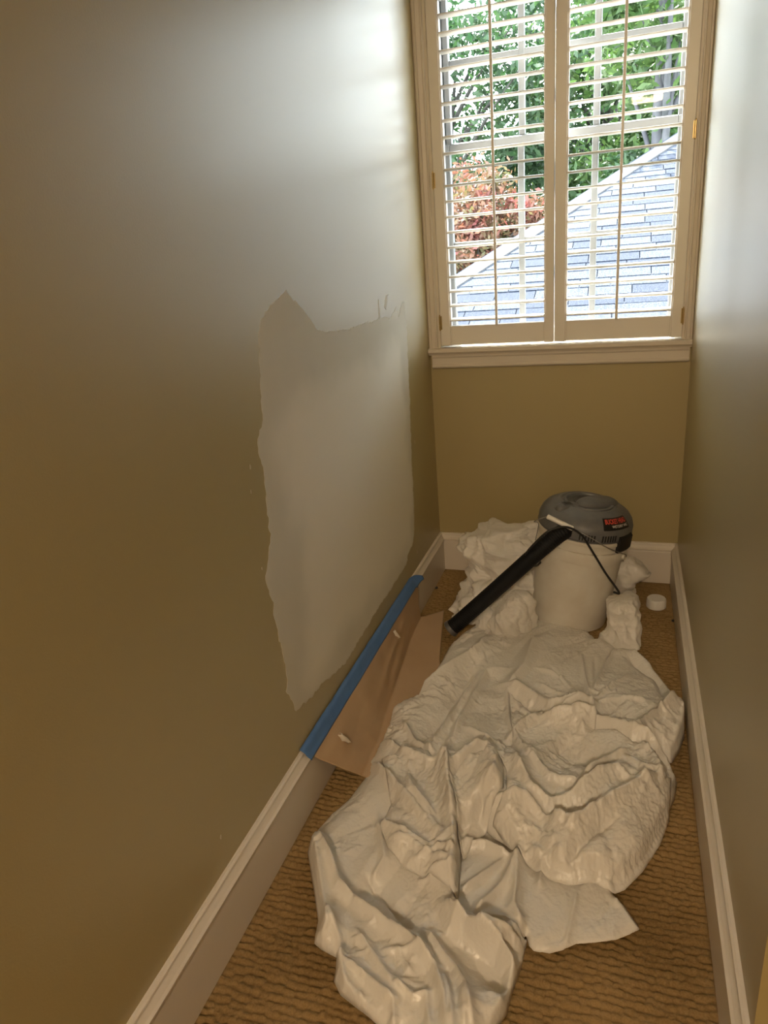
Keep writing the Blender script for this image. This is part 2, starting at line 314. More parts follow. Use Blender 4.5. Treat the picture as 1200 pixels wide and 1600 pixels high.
# ---------------------------------------------------------------- drop cloth: sheets relaxed over the floor
GX0, GY0, GD = -.02, -2.15, .005; GN = (200, 440)
HMAP = np.zeros((GN[1], GN[0])) + .001
def hsample(x, y):
    u = np.clip((x - GX0) / GD, 0, GN[0] - 1.01); v = np.clip((y - GY0) / GD, 0, GN[1] - 1.01); i = u.astype(int); j = v.astype(int); a = u - i; b = v - j
    return (HMAP[j, i] * (1 - a) * (1 - b) + HMAP[j, i + 1] * a * (1 - b) + HMAP[j + 1, i] * (1 - a) * b + HMAP[j + 1, i + 1] * a * b)
def poly_dist(px, py, poly):
    d = np.full(px.shape, 9.); cx = px * 0; cy = py * 0; ins = np.zeros(px.shape, bool); n = len(poly)
    for i in range(n):
        x0, y0 = poly[i]; x1, y1 = poly[(i + 1) % n]
        ex, ey = x1 - x0, y1 - y0; t = np.clip(((px - x0) * ex + (py - y0) * ey) / (ex * ex + ey * ey + 1e-12), 0, 1)
        qx, qy = x0 + t * ex, y0 + t * ey; dd = np.hypot(px - qx, py - qy); m = dd < d
        d = np.where(m, dd, d); cx = np.where(m, qx, cx); cy = np.where(m, qy, cy)
        if y0 != y1: ins ^= ((y0 > py) != (y1 > py)) & (px < (x1 - x0) * (py - y0) / (y1 - y0) + x0)
    return d, cx, cy, ins
def stroke(px, py, pl, wd, h):
    d = np.full(px.shape, 9.); tt = px * 0; L = [0]
    for i in range(len(pl) - 1): L.append(L[-1] + math.hypot(pl[i + 1][0] - pl[i][0], pl[i + 1][1] - pl[i][1]))
    for i in range(len(pl) - 1):
        x0, y0 = pl[i]; x1, y1 = pl[i + 1]; ex, ey = x1 - x0, y1 - y0
        t = np.clip(((px - x0) * ex + (py - y0) * ey) / (ex * ex + ey * ey + 1e-12), 0, 1); dd = np.hypot(px - x0 - t * ex, py - y0 - t * ey)
        m = dd < d; d = np.where(m, dd, d); tt = np.where(m, (L[i] + t * (L[i + 1] - L[i])) / L[-1], tt)
    tap = np.clip(np.minimum(tt, 1 - tt) * 5 + .35, 0, 1)
    return h * tap * (.55 * np.exp(-(d / (wd * 1.7)) ** 2) + .55 * np.exp(-d / (wd * 1.0)))
def facet_noise(x, y, cell, seed):      # ridged cell borders: crisp creases between flat facets
    rng = np.random.RandomState(seed); N = 64; jx = rng.rand(N, N); jy = rng.rand(N, N); hz = rng.rand(N, N) * 2 - 1; sx = rng.rand(N, N) * 2 - 1; sy = rng.rand(N, N) * 2 - 1
    u = x / cell; v = y / cell; i0 = np.floor(u).astype(int); j0 = np.floor(v).astype(int); best = np.full(x.shape, 1e9); sec = best.copy(); val = x * 0
    for di in (-1, 0, 1):
        for dj in (-1, 0, 1):
            i = (i0 + di) % N; j = (j0 + dj) % N; dx = u - (i0 + di + jx[j, i]); dy = v - (j0 + dj + jy[j, i]); d = np.hypot(dx, dy)
            m = d < best; sec = np.where(m, best, np.minimum(sec, d)); best = np.where(m, d, best)
    return (sec - best)
def sheet(name, outline, folds, puff, rim, ex, mat_, parent, seed=1, sp=.0028, iters=60, gap=.003, extra=None, crease=.0018, ncrease=900, zoff=.0, rot=.3):
    global HMAP
    xs = [p[0] for p in outline]; ys = [p[1] for p in outline]
    cxm, cym = sum(xs) / len(xs), sum(ys) / len(ys); ca, sa = math.cos(rot), math.sin(rot)
    ra = [(x - cxm) * ca + (y - cym) * sa for x, y in outline]; rb = [-(x - cxm) * sa + (y - cym) * ca for x, y in outline]
    A, B = np.meshgrid(np.arange(min(ra) - sp * 2, max(ra) + sp * 2, sp), np.arange(min(rb) - sp * 2, max(rb) + sp * 2, sp))
    X = cxm + A * ca - B * sa; Y = cym + A * sa + B * ca
    d, qx, qy, ins = poly_dist(X, Y, outline)
    keep = ins | (d < sp * .35); ny, nx = X.shape
    cell = keep[:-1, :-1] & keep[:-1, 1:] & keep[1:, 1:] & keep[1:, :-1]
    used = np.zeros_like(keep); used[:-1, :-1] |= cell; used[:-1, 1:] |= cell; used[1:, 1:] |= cell; used[1:, :-1] |= cell
    full = np.zeros_like(keep); full[1:-1, 1:-1] = cell[:-1, :-1] & cell[:-1, 1:] & cell[1:, 1:] & cell[1:, :-1]
    bnd = used & ~full; m = bnd & (d < sp * 1.3); X = np.where(m, qx, X); Y = np.where(m, qy, Y); d = np.where(m, 0, d)
    rng = np.random.RandomState(seed)
    floor_z = hsample(X, Y) + gap
    tprof = np.clip(d / rim, 0, 1); H = puff * (1 - (1 - tprof) ** 1.7)
    for pl, wd, h in folds: H = H + stroke(X, Y, pl, wd, h) * np.clip(d / .012 + .15, 0, 1)
    if extra is not None: H = H + extra(X, Y) * tprof
    inn = np.clip(d / .02, .1, 1)
    H = H + inn * (.012 * tri_noise(X, Y, .14, seed) + .005 * tri_noise(X, Y, .07, seed + 5))
    Z = floor_z + np.maximum(H, 0) + rng.rand(*X.shape) * .0008
    P = np.stack([X, Y, Z], -1); P0 = P.copy(); rest = []
    def pairs(dy, dx):
        a = (slice(0, ny - dy), slice(max(0, -dx), nx - max(0, dx))); b = (slice(dy, ny), slice(max(0, dx), nx - max(0, -dx)))
        return a, b
    cons = []
    for dy, dx, k in ((0, 1, 1.), (1, 0, 1.), (1, 1, .7), (1, -1, .7), (0, 3, .22), (3, 0, .22)):
        a, b = pairs(dy, dx); ok = used[a] & used[b]; L = np.linalg.norm(P[a] - P[b], axis=-1)
        e = ex if max(abs(dx), abs(dy)) == 1 else ex * .25
        cons.append((a, b, ok, L * (1 + e), k))
    cnt = np.zeros((ny, nx))
    for a, b, ok, L, k in cons: cnt[a] += ok * 1.; cnt[b] += ok * 1.
    cnt = np.maximum(cnt, 1)[..., None]
    vel = np.zeros_like(P); free = used[..., None]
    tether = np.where(d < sp * 2, .25, .012)[..., None]
    for it in range(iters):
        vel *= .90; Pn = P + vel; 
        for sub in range(2):
            D = np.zeros_like(P)
            for a, b, ok, L, k in cons:
                v = Pn[b] - Pn[a]; l = np.linalg.norm(v, axis=-1) + 1e-9; s_ = (ok * k * .5 * (l - L) / l)[..., None] * v
                D[a] += s_; D[b] -= s_
            Pn = Pn + D / cnt * 1.9
        Pn[..., :2] += (P0[..., :2] - Pn[..., :2]) * tether
        Pn[..., 2] += (P0[..., 2] - Pn[..., 2]) * .02
        Pn[..., 2] = np.maximum(Pn[..., 2], floor_z)
        vel = np.where(free, Pn - P, 0); P = np.where(free, Pn, P)
    for pl, wd, h in folds: P[..., 2] += .16 * stroke(P[..., 0], P[..., 1], pl, wd * .4, h) * np.clip(d / .012, 0, 1)
    cr = np.zeros_like(Z); rr = random.Random(seed)          # sharp little creases, in loose bundles
    for q in range(int(ncrease)):
        cx_, cy_ = rr.uniform(min(xs), max(xs)), rr.uniform(min(ys), max(ys)); a0 = rr.uniform(0, 3.14); L_ = rr.uniform(.015, .065)
        for w_ in range(rr.choice((1, 2, 3))):
            a_ = a0 + rr.uniform(-.5, .5); ox, oy = cx_ + rr.uniform(-.012, .012), cy_ + rr.uniform(-.012, .012); k_ = rr.uniform(-.3, .3)
            dx_, dy_ = math.cos(a_), math.sin(a_); pts_ = [(ox, oy), (ox + dx_ * L_ * .5 - dy_ * k_ * L_ * .3, oy + dy_ * L_ * .5 + dx_ * k_ * L_ * .3), (ox + dx_ * L_, oy + dy_ * L_)]
            bx0, bx1 = min(p[0] for p in pts_) - .02, max(p[0] for p in pts_) + .02; by0, by1 = min(p[1] for p in pts_) - .02, max(p[1] for p in pts_) + .02
            mm = (X > bx0) & (X < bx1) & (Y > by0) & (Y < by1)
            if mm.any(): cr[mm] += stroke(X[mm], Y[mm], pts_, .0026, rr.choice((1, 1, -.7)) * rr.uniform(.0014, .0046))
    msk = np.clip(.55 + 1.1 * tri_noise(X + .4, Y + .7, .16, seed + 40) + .35 * tri_noise(X, Y, .07, seed + 41), .12, 1.25)
    P[..., 2] += cr * msk * np.clip(d / .01, .15, 1)
    P[..., 2] += msk * crease * 2.2 * ((.4 - np.abs(tri_noise(X, Y, .060, seed + 12))) + .6 * (.4 - np.abs(tri_noise(X, Y, .032, seed + 13)))) * np.clip(d / .02, .0, 1)
    P[..., 2] += (.4 + .6 * msk) * crease * (tri_noise(X, Y, .045, seed + 2) + .6 * tri_noise(X, Y, .024, seed + 3) + .3 * tri_noise(X, Y, .013, seed + 4)) * np.clip(d / .01, .1, 1)
    P[..., 2] = np.maximum(P[..., 2], floor_z - gap * .5)
    P[..., 0] = np.clip(P[..., 0], TB + .006, W - TB - .008)
    idx = np.cumsum(used.ravel()).reshape(used.shape) - 1
    V = P[used]; c = np.argwhere(cell); F = np.stack([idx[c[:, 0], c[:, 1]], idx[c[:, 0], c[:, 1] + 1], idx[c[:, 0] + 1, c[:, 1] + 1], idx[c[:, 0] + 1, c[:, 1]]], 1).astype(np.int32)
    me = bpy.data.meshes.new(name); me.vertices.add(len(V)); me.vertices.foreach_set('co', V.astype(np.float32).ravel()); me.loops.add(F.size); me.loops.foreach_set('vertex_index', F.ravel()); me.polygons.add(len(F))
    me.polygons.foreach_set('loop_start', np.arange(0, F.size, 4, dtype=np.int32)); me.update(calc_edges=True); me.validate()
    me.polygons.foreach_set('use_smooth', np.ones(len(me.polygons), dtype=bool)); me.materials.append(mat_)
    o = link(bpy.data.objects.new(name, me), parent)
    gi = np.clip(((V[:, 0] - GX0) / GD).round().astype(int), 0, GN[0] - 1); gj = np.clip(((V[:, 1] - GY0) / GD).round().astype(int), 0, GN[1] - 1)
    np.maximum.at(HMAP, (gj, gi), V[:, 2])
    s = o.modifiers.new('thickness', 'SOLIDIFY'); s.thickness = .0007; s.offset = 0
    return o
def cloth_material():
    m = mat('paper_poly_cloth', (.93, .905, .86), .34, noise=(9, (.87, .84, .79), .2), spec=.6)
    nt = m.node_tree; b = nt.nodes['Principled BSDF']; tc = nt.nodes.new('ShaderNodeTexCoord'); last = None
    for sc, st, ds in ((30, .55, .004), (75, .45, .0018)):
        v = nt.nodes.new('ShaderNodeTexVoronoi'); v.feature = 'DISTANCE_TO_EDGE'; v.inputs['Scale'].default_value = sc
        n = nt.nodes.new('ShaderNodeTexNoise'); n.inputs['Scale'].default_value = sc * .3; mp = nt.nodes.new('ShaderNodeVectorMath'); mp.operation = 'MULTIPLY_ADD'; mp.inputs[1].default_value = (.06, .06, .06)
        nt.links.new(tc.outputs['Object'], n.inputs['Vector']); nt.links.new(n.outputs['Color'], mp.inputs[0]); nt.links.new(tc.outputs['Object'], mp.inputs[2]); nt.links.new(mp.outputs[0], v.inputs['Vector'])
        bp = nt.nodes.new('ShaderNodeBump'); bp.inputs['Strength'].default_value = st; bp.inputs['Distance'].default_value = ds; nt.links.new(v.outputs['Distance'], bp.inputs['Height'])
        if last: nt.links.new(last.outputs[0], bp.inputs['Normal'])
        last = bp
    nt.links.new(last.outputs[0], b.inputs['Normal'])
    out = nt.nodes['Material Output']; tl = nt.nodes.new('ShaderNodeBsdfTranslucent'); tl.inputs[0].default_value = (.8, .72, .62, 1); tr = nt.nodes.new('ShaderNodeBsdfTransparent')
    m1 = nt.nodes.new('ShaderNodeMixShader'); m1.inputs[0].default_value = .14; m2 = nt.nodes.new('ShaderNodeMixShader'); m2.inputs[0].default_value = .08
    nt.links.new(b.outputs[0], m1.inputs[1]); nt.links.new(tl.outputs[0], m1.inputs[2]); nt.links.new(m1.outputs[0], m2.inputs[1]); nt.links.new(tr.outputs[0], m2.inputs[2]); nt.links.new(m2.outputs[0], out.inputs[0])
    return m
M_cloth = cloth_material()
UPPER_OUTLINE = [(0.237, -0.475),(0.204, -0.54),(0.18, -0.631),(0.176, -0.725),(0.163, -0.854),(0.152, -0.947),(0.122, -0.979),(0.096, -1.009),(0.105, -1.084),(0.107, -1.128),(0.106, -1.185),(0.104, -1.238),(0.114, -1.286),(0.106, -1.328),(0.098, -1.377),(0.076, -1.428),(0.061, -1.483),(0.057, -1.521),(0.065, -1.555),(0.089, -1.595),(0.125, -1.655),(0.157, -1.71),(0.165, -1.745),(0.17, -1.759),(0.189, -1.769),(0.224, -1.776),(0.231, -1.798),(0.236, -1.82),(0.258, -1.842),(0.294, -1.856),(0.327, -1.868),(0.361, -1.884),(0.423, -1.918),(0.5, -1.926),(0.541, -1.833),(0.555, -1.8),(0.558, -1.761),(0.566, -1.715),(0.57, -1.658),(0.57, -1.649),(0.541, -1.643),(0.51, -1.646),(0.472, -1.645),(0.447, -1.628),(0.421, -1.605),(0.42, -1.575),(0.409, -1.51),(0.389, -1.444),(0.396, -1.423),(0.413, -1.411),(0.436, -1.381),(0.435, -1.399),(0.466, -1.424),(0.512, -1.45),(0.541, -1.458),(0.571, -1.477),(0.61, -1.494),(0.632, -1.497),(0.657, -1.481),(0.689, -1.476),(0.72, -1.478),(0.745, -1.462),(0.78, -1.413),(0.811, -1.337),(0.837, -1.267),(0.858, -1.196),(0.866, -1.139),(0.856, -1.106),(0.841, -1.068),(0.857, -1.07),(0.876, -1.028),(0.895, -0.956),(0.904, -0.897),(0.887, -0.83),(0.86, -0.748),(0.82, -0.66),(0.775, -0.606),(0.718, -0.593),(0.668, -0.536),(0.625, -0.463),(0.559, -0.431),(0.469, -0.401),(0.43, -0.336),(0.345, -0.325),(0.285, -0.385)]
LOWER_OUTLINE = [(0.357, -1.406),(0.391, -1.353),(0.477, -1.32),(0.585, -1.351),(0.685, -1.384),(0.717, -1.46),(0.725, -1.502),(0.746, -1.523),(0.776, -1.57),(0.759, -1.584),(0.732, -1.605),(0.695, -1.62),(0.661, -1.631),(0.638, -1.651),(0.614, -1.664),(0.586, -1.667),(0.576, -1.659),(0.567, -1.639),(0.546, -1.683),(0.502, -1.708),(0.423, -1.688),(0.361, -1.598)]
LEFT_PANEL = [(0.147, -1.254),(0.187, -1.227),(0.239, -1.209),(0.288, -1.245),(0.329, -1.27),(0.348, -1.33),(0.385, -1.41),(0.406, -1.486),(0.418, -1.549),(0.427, -1.611),(0.397, -1.6),(0.355, -1.584),(0.305, -1.569),(0.253, -1.532),(0.216, -1.478),(0.218, -1.401),(0.182, -1.325)]
RIGHT_PANEL = [(0.427, -0.915),(0.48, -0.957),(0.546, -1.005),(0.606, -1.014),(0.656, -0.982),(0.672, -1.028),(0.669, -1.056),(0.717, -1.068),(0.761, -1.094),(0.796, -1.1),(0.836, -1.136),(0.849, -1.174),(0.843, -1.265),(0.821, -1.344),(0.783, -1.429),(0.748, -1.484),(0.726, -1.501),(0.691, -1.497),(0.645, -1.514),(0.609, -1.515),(0.572, -1.501),(0.516, -1.459),(0.462, -1.412),(0.489, -1.368),(0.478, -1.291),(0.443, -1.239),(0.471, -1.152),(0.452, -1.049)]
BUMP_PANEL = [(0.351, -1.346),(0.367, -1.303),(0.392, -1.263),(0.424, -1.236),(0.45, -1.254),(0.472, -1.297),(0.481, -1.36),(0.454, -1.404),(0.429, -1.451),(0.415, -1.502),(0.398, -1.472),(0.382, -1.412)]
UPPER_FOLDS = [([(0.094, -1.012),(0.164, -0.904),(0.226, -0.809),(0.297, -0.688),(0.302, -0.611)], 0.016, 0.03),([(0.263, -1.239),(0.284, -1.098),(0.303, -0.953),(0.319, -0.808)], 0.008, 0.022),([(0.397, -0.775),(0.34, -0.82),(0.329, -0.948),(0.316, -1.091),(0.317, -1.167)], 0.008, 0.02),([(0.226, -1.162),(0.257, -1.021),(0.292, -0.761)], 0.02, -0.03),([(0.403, -0.872),(0.468, -0.904),(0.542, -0.961),(0.638, -0.955),(0.657, -0.937)], 0.012, 0.035),([(0.443, -0.968),(0.516, -1.021),(0.563, -1.011)], 0.02, -0.02),([(0.41, -0.862),(0.45, -0.765),(0.46, -0.582)], 0.012, 0.02),([(0.636, -0.927),(0.56, -0.793),(0.485, -0.758)], 0.005, 0.01),([(0.651, -0.91),(0.628, -0.779),(0.612, -0.664)], 0.004, 0.009),([(0.658, -0.88),(0.685, -0.702),(0.709, -0.61)], 0.005, 0.01),([(0.645, -0.94),(0.584, -0.88),(0.495, -0.838)], 0.005, 0.008),([(0.668, -0.921),(0.713, -0.824),(0.762, -0.752)], 0.005, 0.009),([(0.676, -0.933),(0.738, -0.906),(0.793, -0.908)], 0.005, 0.008),([(0.599, -0.862),(0.529, -0.749)], 0.004, -0.008),([(0.659, -0.804),(0.653, -0.674)], 0.004, -0.008),([(0.663, -0.573),(0.762, -0.6),(0.847, -0.67),(0.897, -0.816),(0.887, -0.967),(0.846, -1.085)], 0.022, 0.04),([(0.754, -0.646),(0.836, -0.753),(0.859, -0.881)], 0.01, -0.028),([(0.878, -0.877),(0.829, -0.954),(0.761, -1.068)], 0.009, 0.028),([(0.716, -0.978),(0.777, -0.991),(0.822, -0.942)], 0.03, -0.015),([(0.453, -1.137),(0.49, -1.066),(0.532, -1.018),(0.591, -0.972),(0.657, -0.951)], 0.008, 0.02),([(0.519, -1.047),(0.611, -1.027),(0.665, -1.028),(0.761, -1.068),(0.797, -1.072),(0.851, -1.117)], 0.014, 0.035),([(0.653, -0.938),(0.667, -0.989),(0.665, -1.041)], 0.006, 0.015),([(0.573, -1.122),(0.649, -1.163),(0.699, -1.173)], 0.035, -0.045),([(0.648, -1.269),(0.706, -1.183),(0.747, -1.141)], 0.006, 0.02),([(0.484, -1.244),(0.539, -1.334),(0.581, -1.352),(0.632, -1.331),(0.682, -1.271),(0.741, -1.217)], 0.01, 0.03),([(0.507, -1.195),(0.573, -1.266),(0.642, -1.27)], 0.006, 0.014),([(0.464, -1.11),(0.496, -1.174),(0.538, -1.21)], 0.006, 0.014),([(0.721, -1.232),(0.774, -1.259),(0.825, -1.266)], 0.005, 0.012),([(0.789, -1.109),(0.815, -1.168),(0.826, -1.237)], 0.006, 0.014),([(0.741, -1.164),(0.788, -1.206),(0.821, -1.209)], 0.005, 0.01),([(0.45, -1.384),(0.529, -1.365),(0.599, -1.403),(0.639, -1.419),(0.699, -1.361),(0.761, -1.291),(0.827, -1.207)], 0.009, 0.025),([(0.558, -1.386),(0.636, -1.376),(0.697, -1.325)], 0.01, -0.014),([(0.621, -1.504),(0.665, -1.446),(0.7, -1.396),(0.724, -1.377)], 0.008, -0.022),([(0.571, -1.493),(0.627, -1.511),(0.685, -1.481),(0.726, -1.493),(0.761, -1.454),(0.81, -1.36),(0.845, -1.242),(0.86, -1.137)], 0.016, 0.028),([(0.337, -1.321),(0.38, -1.246),(0.421, -1.22),(0.454, -1.283),(0.457, -1.343),(0.424, -1.39)], 0.026, 0.05),([(0.123, -1.258),(0.209, -1.35),(0.283, -1.423),(0.347, -1.481)], 0.007, 0.02),([(0.236, -1.312),(0.263, -1.379),(0.337, -1.439)], 0.006, 0.014),([(0.306, -1.317),(0.315, -1.261),(0.309, -1.169)], 0.006, 0.016),([(0.322, -1.259),(0.357, -1.377),(0.394, -1.478),(0.42, -1.6)], 0.012, 0.045),([(0.21, -1.469),(0.276, -1.498),(0.345, -1.524),(0.379, -1.499)], 0.005, 0.012),([(0.253, -1.513),(0.303, -1.518),(0.365, -1.552),(0.407, -1.565)], 0.004, 0.01),([(0.127, -1.171),(0.207, -1.239),(0.278, -1.269),(0.368, -1.26)], 0.007, 0.016),([(0.156, -1.098),(0.224, -1.187),(0.282, -1.223)], 0.006, 0.014),([(0.416, -0.9),(0.437, -1.011),(0.459, -1.098)], 0.006, 0.014),([(0.337, -1.112),(0.4, -1.148),(0.46, -1.183)], 0.005, 0.01),([(0.4, -1.148),(0.395, -1.243),(0.361, -1.294)], 0.006, 0.012),([(0.071, -1.53),(0.108, -1.591),(0.157, -1.674),(0.195, -1.742),(0.186, -1.771)], 0.012, 0.03),([(0.074, -1.52),(0.153, -1.605),(0.182, -1.645),(0.262, -1.684),(0.356, -1.727),(0.42, -1.772),(0.449, -1.822),(0.466, -1.87)], 0.008, 0.026),([(0.208, -1.623),(0.278, -1.636),(0.349, -1.661)], 0.05, -0.02),([(0.377, -1.696),(0.457, -1.763),(0.48, -1.791),(0.509, -1.858)], 0.007, 0.02),([(0.436, -1.667),(0.49, -1.705),(0.532, -1.755),(0.542, -1.786)], 0.026, -0.04),([(0.405, -1.64),(0.474, -1.681),(0.528, -1.696),(0.557, -1.725),(0.555, -1.783),(0.531, -1.842)], 0.011, 0.04),([(0.479, -1.679),(0.529, -1.673),(0.571, -1.672)], 0.008, 0.02),([(0.227, -1.602),(0.289, -1.648),(0.355, -1.701)], 0.005, -0.012),([(0.186, -1.771),(0.24, -1.792),(0.269, -1.836),(0.332, -1.869)], 0.01, 0.022),([(0.18, -1.705),(0.228, -1.76),(0.244, -1.794)], 0.006, 0.014),([(0.318, -1.756),(0.374, -1.748),(0.406, -1.74)], 0.005, 0.01),([(0.353, -1.813),(0.397, -1.83),(0.421, -1.818)], 0.005, 0.012),([(0.439, -1.779),(0.459, -1.819),(0.475, -1.867)], 0.004, 0.01),([(0.416, -1.819),(0.437, -1.878)], 0.005, 0.01),([(0.477, -1.803),(0.495, -1.862)], 0.004, 0.009),([(0.247, -1.794),(0.317, -1.823),(0.363, -1.845),(0.378, -1.893)], 0.006, 0.014),([(0.247, -1.729),(0.33, -1.796),(0.357, -1.824)], 0.006, 0.012),([(0.197, -1.434),(0.252, -1.556),(0.238, -1.615)], 0.006, 0.01),([(0.237, -1.344),(0.311, -1.426),(0.372, -1.501)], 0.006, 0.012),([(0.325, -1.554),(0.365, -1.528),(0.411, -1.541)], 0.005, 0.012),([(0.342, -1.589),(0.39, -1.577),(0.42, -1.57)], 0.004, 0.01)]
LOWER_FOLDS = [([(0.463, -1.634),(0.509, -1.55),(0.527, -1.458)], 0.008, 0.018),([(0.526, -1.45),(0.532, -1.514),(0.538, -1.601),(0.568, -1.648)], 0.009, 0.022),([(0.641, -1.654),(0.65, -1.586),(0.655, -1.536)], 0.004, 0.007),([(0.472, -1.646),(0.522, -1.633),(0.56, -1.65)], 0.008, 0.014),([(0.402, -1.463),(0.454, -1.451),(0.51, -1.471)], 0.008, 0.02),([(0.72, -1.467),(0.733, -1.516),(0.772, -1.575)], 0.008, 0.008),([(0.585, -1.675),(0.638, -1.649),(0.691, -1.628),(0.745, -1.599)], 0.005, 0.008),([(0.429, -1.585),(0.468, -1.53),(0.498, -1.482)], 0.006, 0.014),([(0.552, -1.452),(0.581, -1.486),(0.581, -1.54)], 0.006, 0.012)]
dc = empty('drop_cloth', (.5, -1.2, 0)); tag(dc, 'large crumpled white plastic-paper drop cloth heaped along the carpet in front of the bucket', 'drop cloth')
def under(o, par): o.parent = par; o.matrix_parent_inverse = Matrix.Translation(-Vector(par.location)); return o
def mounds(X, Y):
    g = lambda x, y, rx, ry, h: h * np.exp(-((X - x) / rx) ** 2 - ((Y - y) / ry) ** 2)
    return g(.78, -.95, .13, .15, .045) + g(.74, -1.25, .15, .13, .035) + g(.35, -1.15, .12, .18, .02)
under(sheet('lower_fold', LOWER_OUTLINE, LOWER_FOLDS, .010, .03, .03, M_cloth, None, 11, ncrease=60, crease=.0009), dc)
under(sheet('upper_fold', UPPER_OUTLINE, [(a, b, c * .95) for a, b, c in UPPER_FOLDS], .034, .045, .035, M_cloth, None, 5, extra=mounds), dc)



# crumpled bunches of the same kind of sheet: lofted, then creased
def tri3(P, cell, seed):
    return (tri_noise(P[:, 0] + P[:, 2] * .3, P[:, 1] + P[:, 2] * .2, cell, seed) + tri_noise(P[:, 1] - P[:, 0] * .5, P[:, 2] + P[:, 0] * .3, cell, seed + 31) + tri_noise(P[:, 2] * .8, P[:, 0], cell, seed + 57)) / 1.7
def bunch(name, levels, material, parent, seed=1, amp=.012, n=150, m=110, pleat=.5, open_top=False):
    # levels: (z, cx, cy, rx, ry)
    L = np.array(levels); t = np.linspace(0, len(L) - 1, m); i = np.minimum(t.astype(int), len(L) - 2); f = (t - i)[:, None]
    pm = np.maximum(i - 1, 0); p2 = np.minimum(i + 2, len(L) - 1)
    lv = .5 * ((2 * L[i]) + (L[i + 1] - L[pm]) * f + (2 * L[pm] - 5 * L[i] + 4 * L[i + 1] - L[p2]) * f * f + (3 * L[i] - L[pm] - 3 * L[i + 1] + L[p2]) * f ** 3)
    th = np.linspace(0, 2 * math.pi, n, endpoint=False)
    rng = np.random.RandomState(seed); ph = rng.rand(12) * 6.28
    P = []
    for z, cx, cy, rx, ry in lv:
        rx, ry = max(rx, .001), max(ry, .001)
        w_ = 1 + .05 * np.sin(3 * th + ph[0]) + pleat * (.11 * (.5 - np.abs(np.sin(4 * th + ph[1] + z * 3))) * (1 if True else 0) + .07 * (.5 - np.abs(np.sin(np.round(6.5) * th + ph[2] - z * 5))))
        P.append(np.stack([cx + rx * np.cos(th) * w_, cy + ry * np.sin(th) * w_, np.full(n, z)], 1))
    P = np.concatenate(P); idx = np.arange(m * n).reshape(m, n)
    C0 = np.repeat(lv[:, 1:3], n, axis=0); out = P.copy(); out[:, :2] -= C0; rad = np.linalg.norm(out[:, :2], axis=1); nrm = out.copy(); nrm[:, 2] = 0
    nrm /= (np.linalg.norm(nrm, axis=1)[:, None] + 1e-6); nrm[:, 2] = .5
    k = np.clip(rad / .03, .25, 1) * amp
    dsp = k * (tri3(P, .10, seed) + .6 * tri3(P, .052, seed + 1) + .28 * tri3(P, .026, seed + 2) + .10 * tri3(P, .013, seed + 3))
    dsp = dsp + k * (1.1 * (.35 - np.abs(tri3(P, .085, seed + 7))) + .7 * (.35 - np.abs(tri3(P, .04, seed + 8))))
    P = P + nrm * dsp[:, None]; P[:, 2] = np.maximum(P[:, 2], .001)
    P[:, 0] = np.clip(P[:, 0], TB + .006, W - TB - .006); P[:, 1] = np.minimum(P[:, 1], -TB - .008)
    F = np.stack([idx[:-1], np.roll(idx, -1, 1)[:-1], np.roll(idx, -1, 1)[1:], idx[1:]], -1).reshape(-1, 4).tolist()
    F.append(idx[0][::-1].tolist())
    if not open_top: F.append(idx[-1].tolist())
    me = bpy.data.meshes.new(name); me.from_pydata(P.tolist(), [], F); me.update()
    for p in me.polygons: p.use_smooth = True
    me.materials.append(material); o = link(bpy.data.objects.new(name, me))
    if parent: under(o, parent)
    return o
under(sheet('panel_fold', LEFT_PANEL, [], .016, .022, .05, M_cloth, None, 61, ncrease=140, gap=.003), dc)
under(sheet('panel_fold', RIGHT_PANEL, [], .020, .026, .05, M_cloth, None, 62, ncrease=260, gap=.003), dc)
under(sheet('panel_fold', BUMP_PANEL, [], .030, .040, .03, M_cloth, None, 63, ncrease=30, gap=.003), dc)
bunch('bunched_fold', [(.002, .375, -.50, .075, .06), (.04, .372, -.51, .088, .07), (.09, .37, -.515, .078, .065), (.13, .385, -.50, .055, .05), (.158, .395, -.495, .028, .03), (.165, .395, -.495, .002, .002)], M_cloth, dc, 21, .014)
bunch('bunched_fold', [(.002, .285, -.50, .04, .05), (.04, .283, -.50, .048, .05), (.075, .283, -.50, .03, .035), (.088, .285, -.50, .002, .002)], M_cloth, dc, 22, .009, 90, 60)
bunch('bunched_fold', [(.002, .722, -.49, .066, .06), (.05, .728, -.47, .056, .05), (.09, .728, -.455, .050, .045), (.115, .725, -.45, .054, .048), (.135, .72, -.44, .045, .04), (.142, .72, -.44, .002, .002)], M_cloth, dc, 23, .012)
bunch('bunched_fold', [(.04, .752, -.41, .020, .03), (.07, .757, -.405, .030, .04), (.10, .757, -.40, .030, .04), (.125, .75, -.39, .018, .03), (.13, .75, -.39, .002, .002)], M_cloth, dc, 24, .009, 90, 60)
ps = empty('plastic_sheet', (.32, -.26, 0)); tag(ps, 'tall crumpled white plastic bunched up behind the black hose and bucket', 'plastic sheet')
M_film = M_cloth
bunch('bunched_sheet', [(.002, .30, -.34, .170, .14), (.06, .315, -.32, .150, .13), (.12, .335, -.28, .125, .12), (.165, .33, -.255, .130, .11), (.205, .305, -.24, .160, .10), (.240, .305, -.235, .155, .09), (.265, .31, -.235, .115, .07), (.278, .32, -.235, .05, .04), (.281, .32, -.235, .002, .002)], M_film, ps, 31, .026, 220, 170)
bunch('bunched_sheet', [(.15, .40, -.22, .04, .05), (.23, .41, -.20, .055, .06), (.285, .42, -.19, .045, .05), (.300, .42, -.19, .002, .002)], M_film, ps, 33, .016, 110, 80)
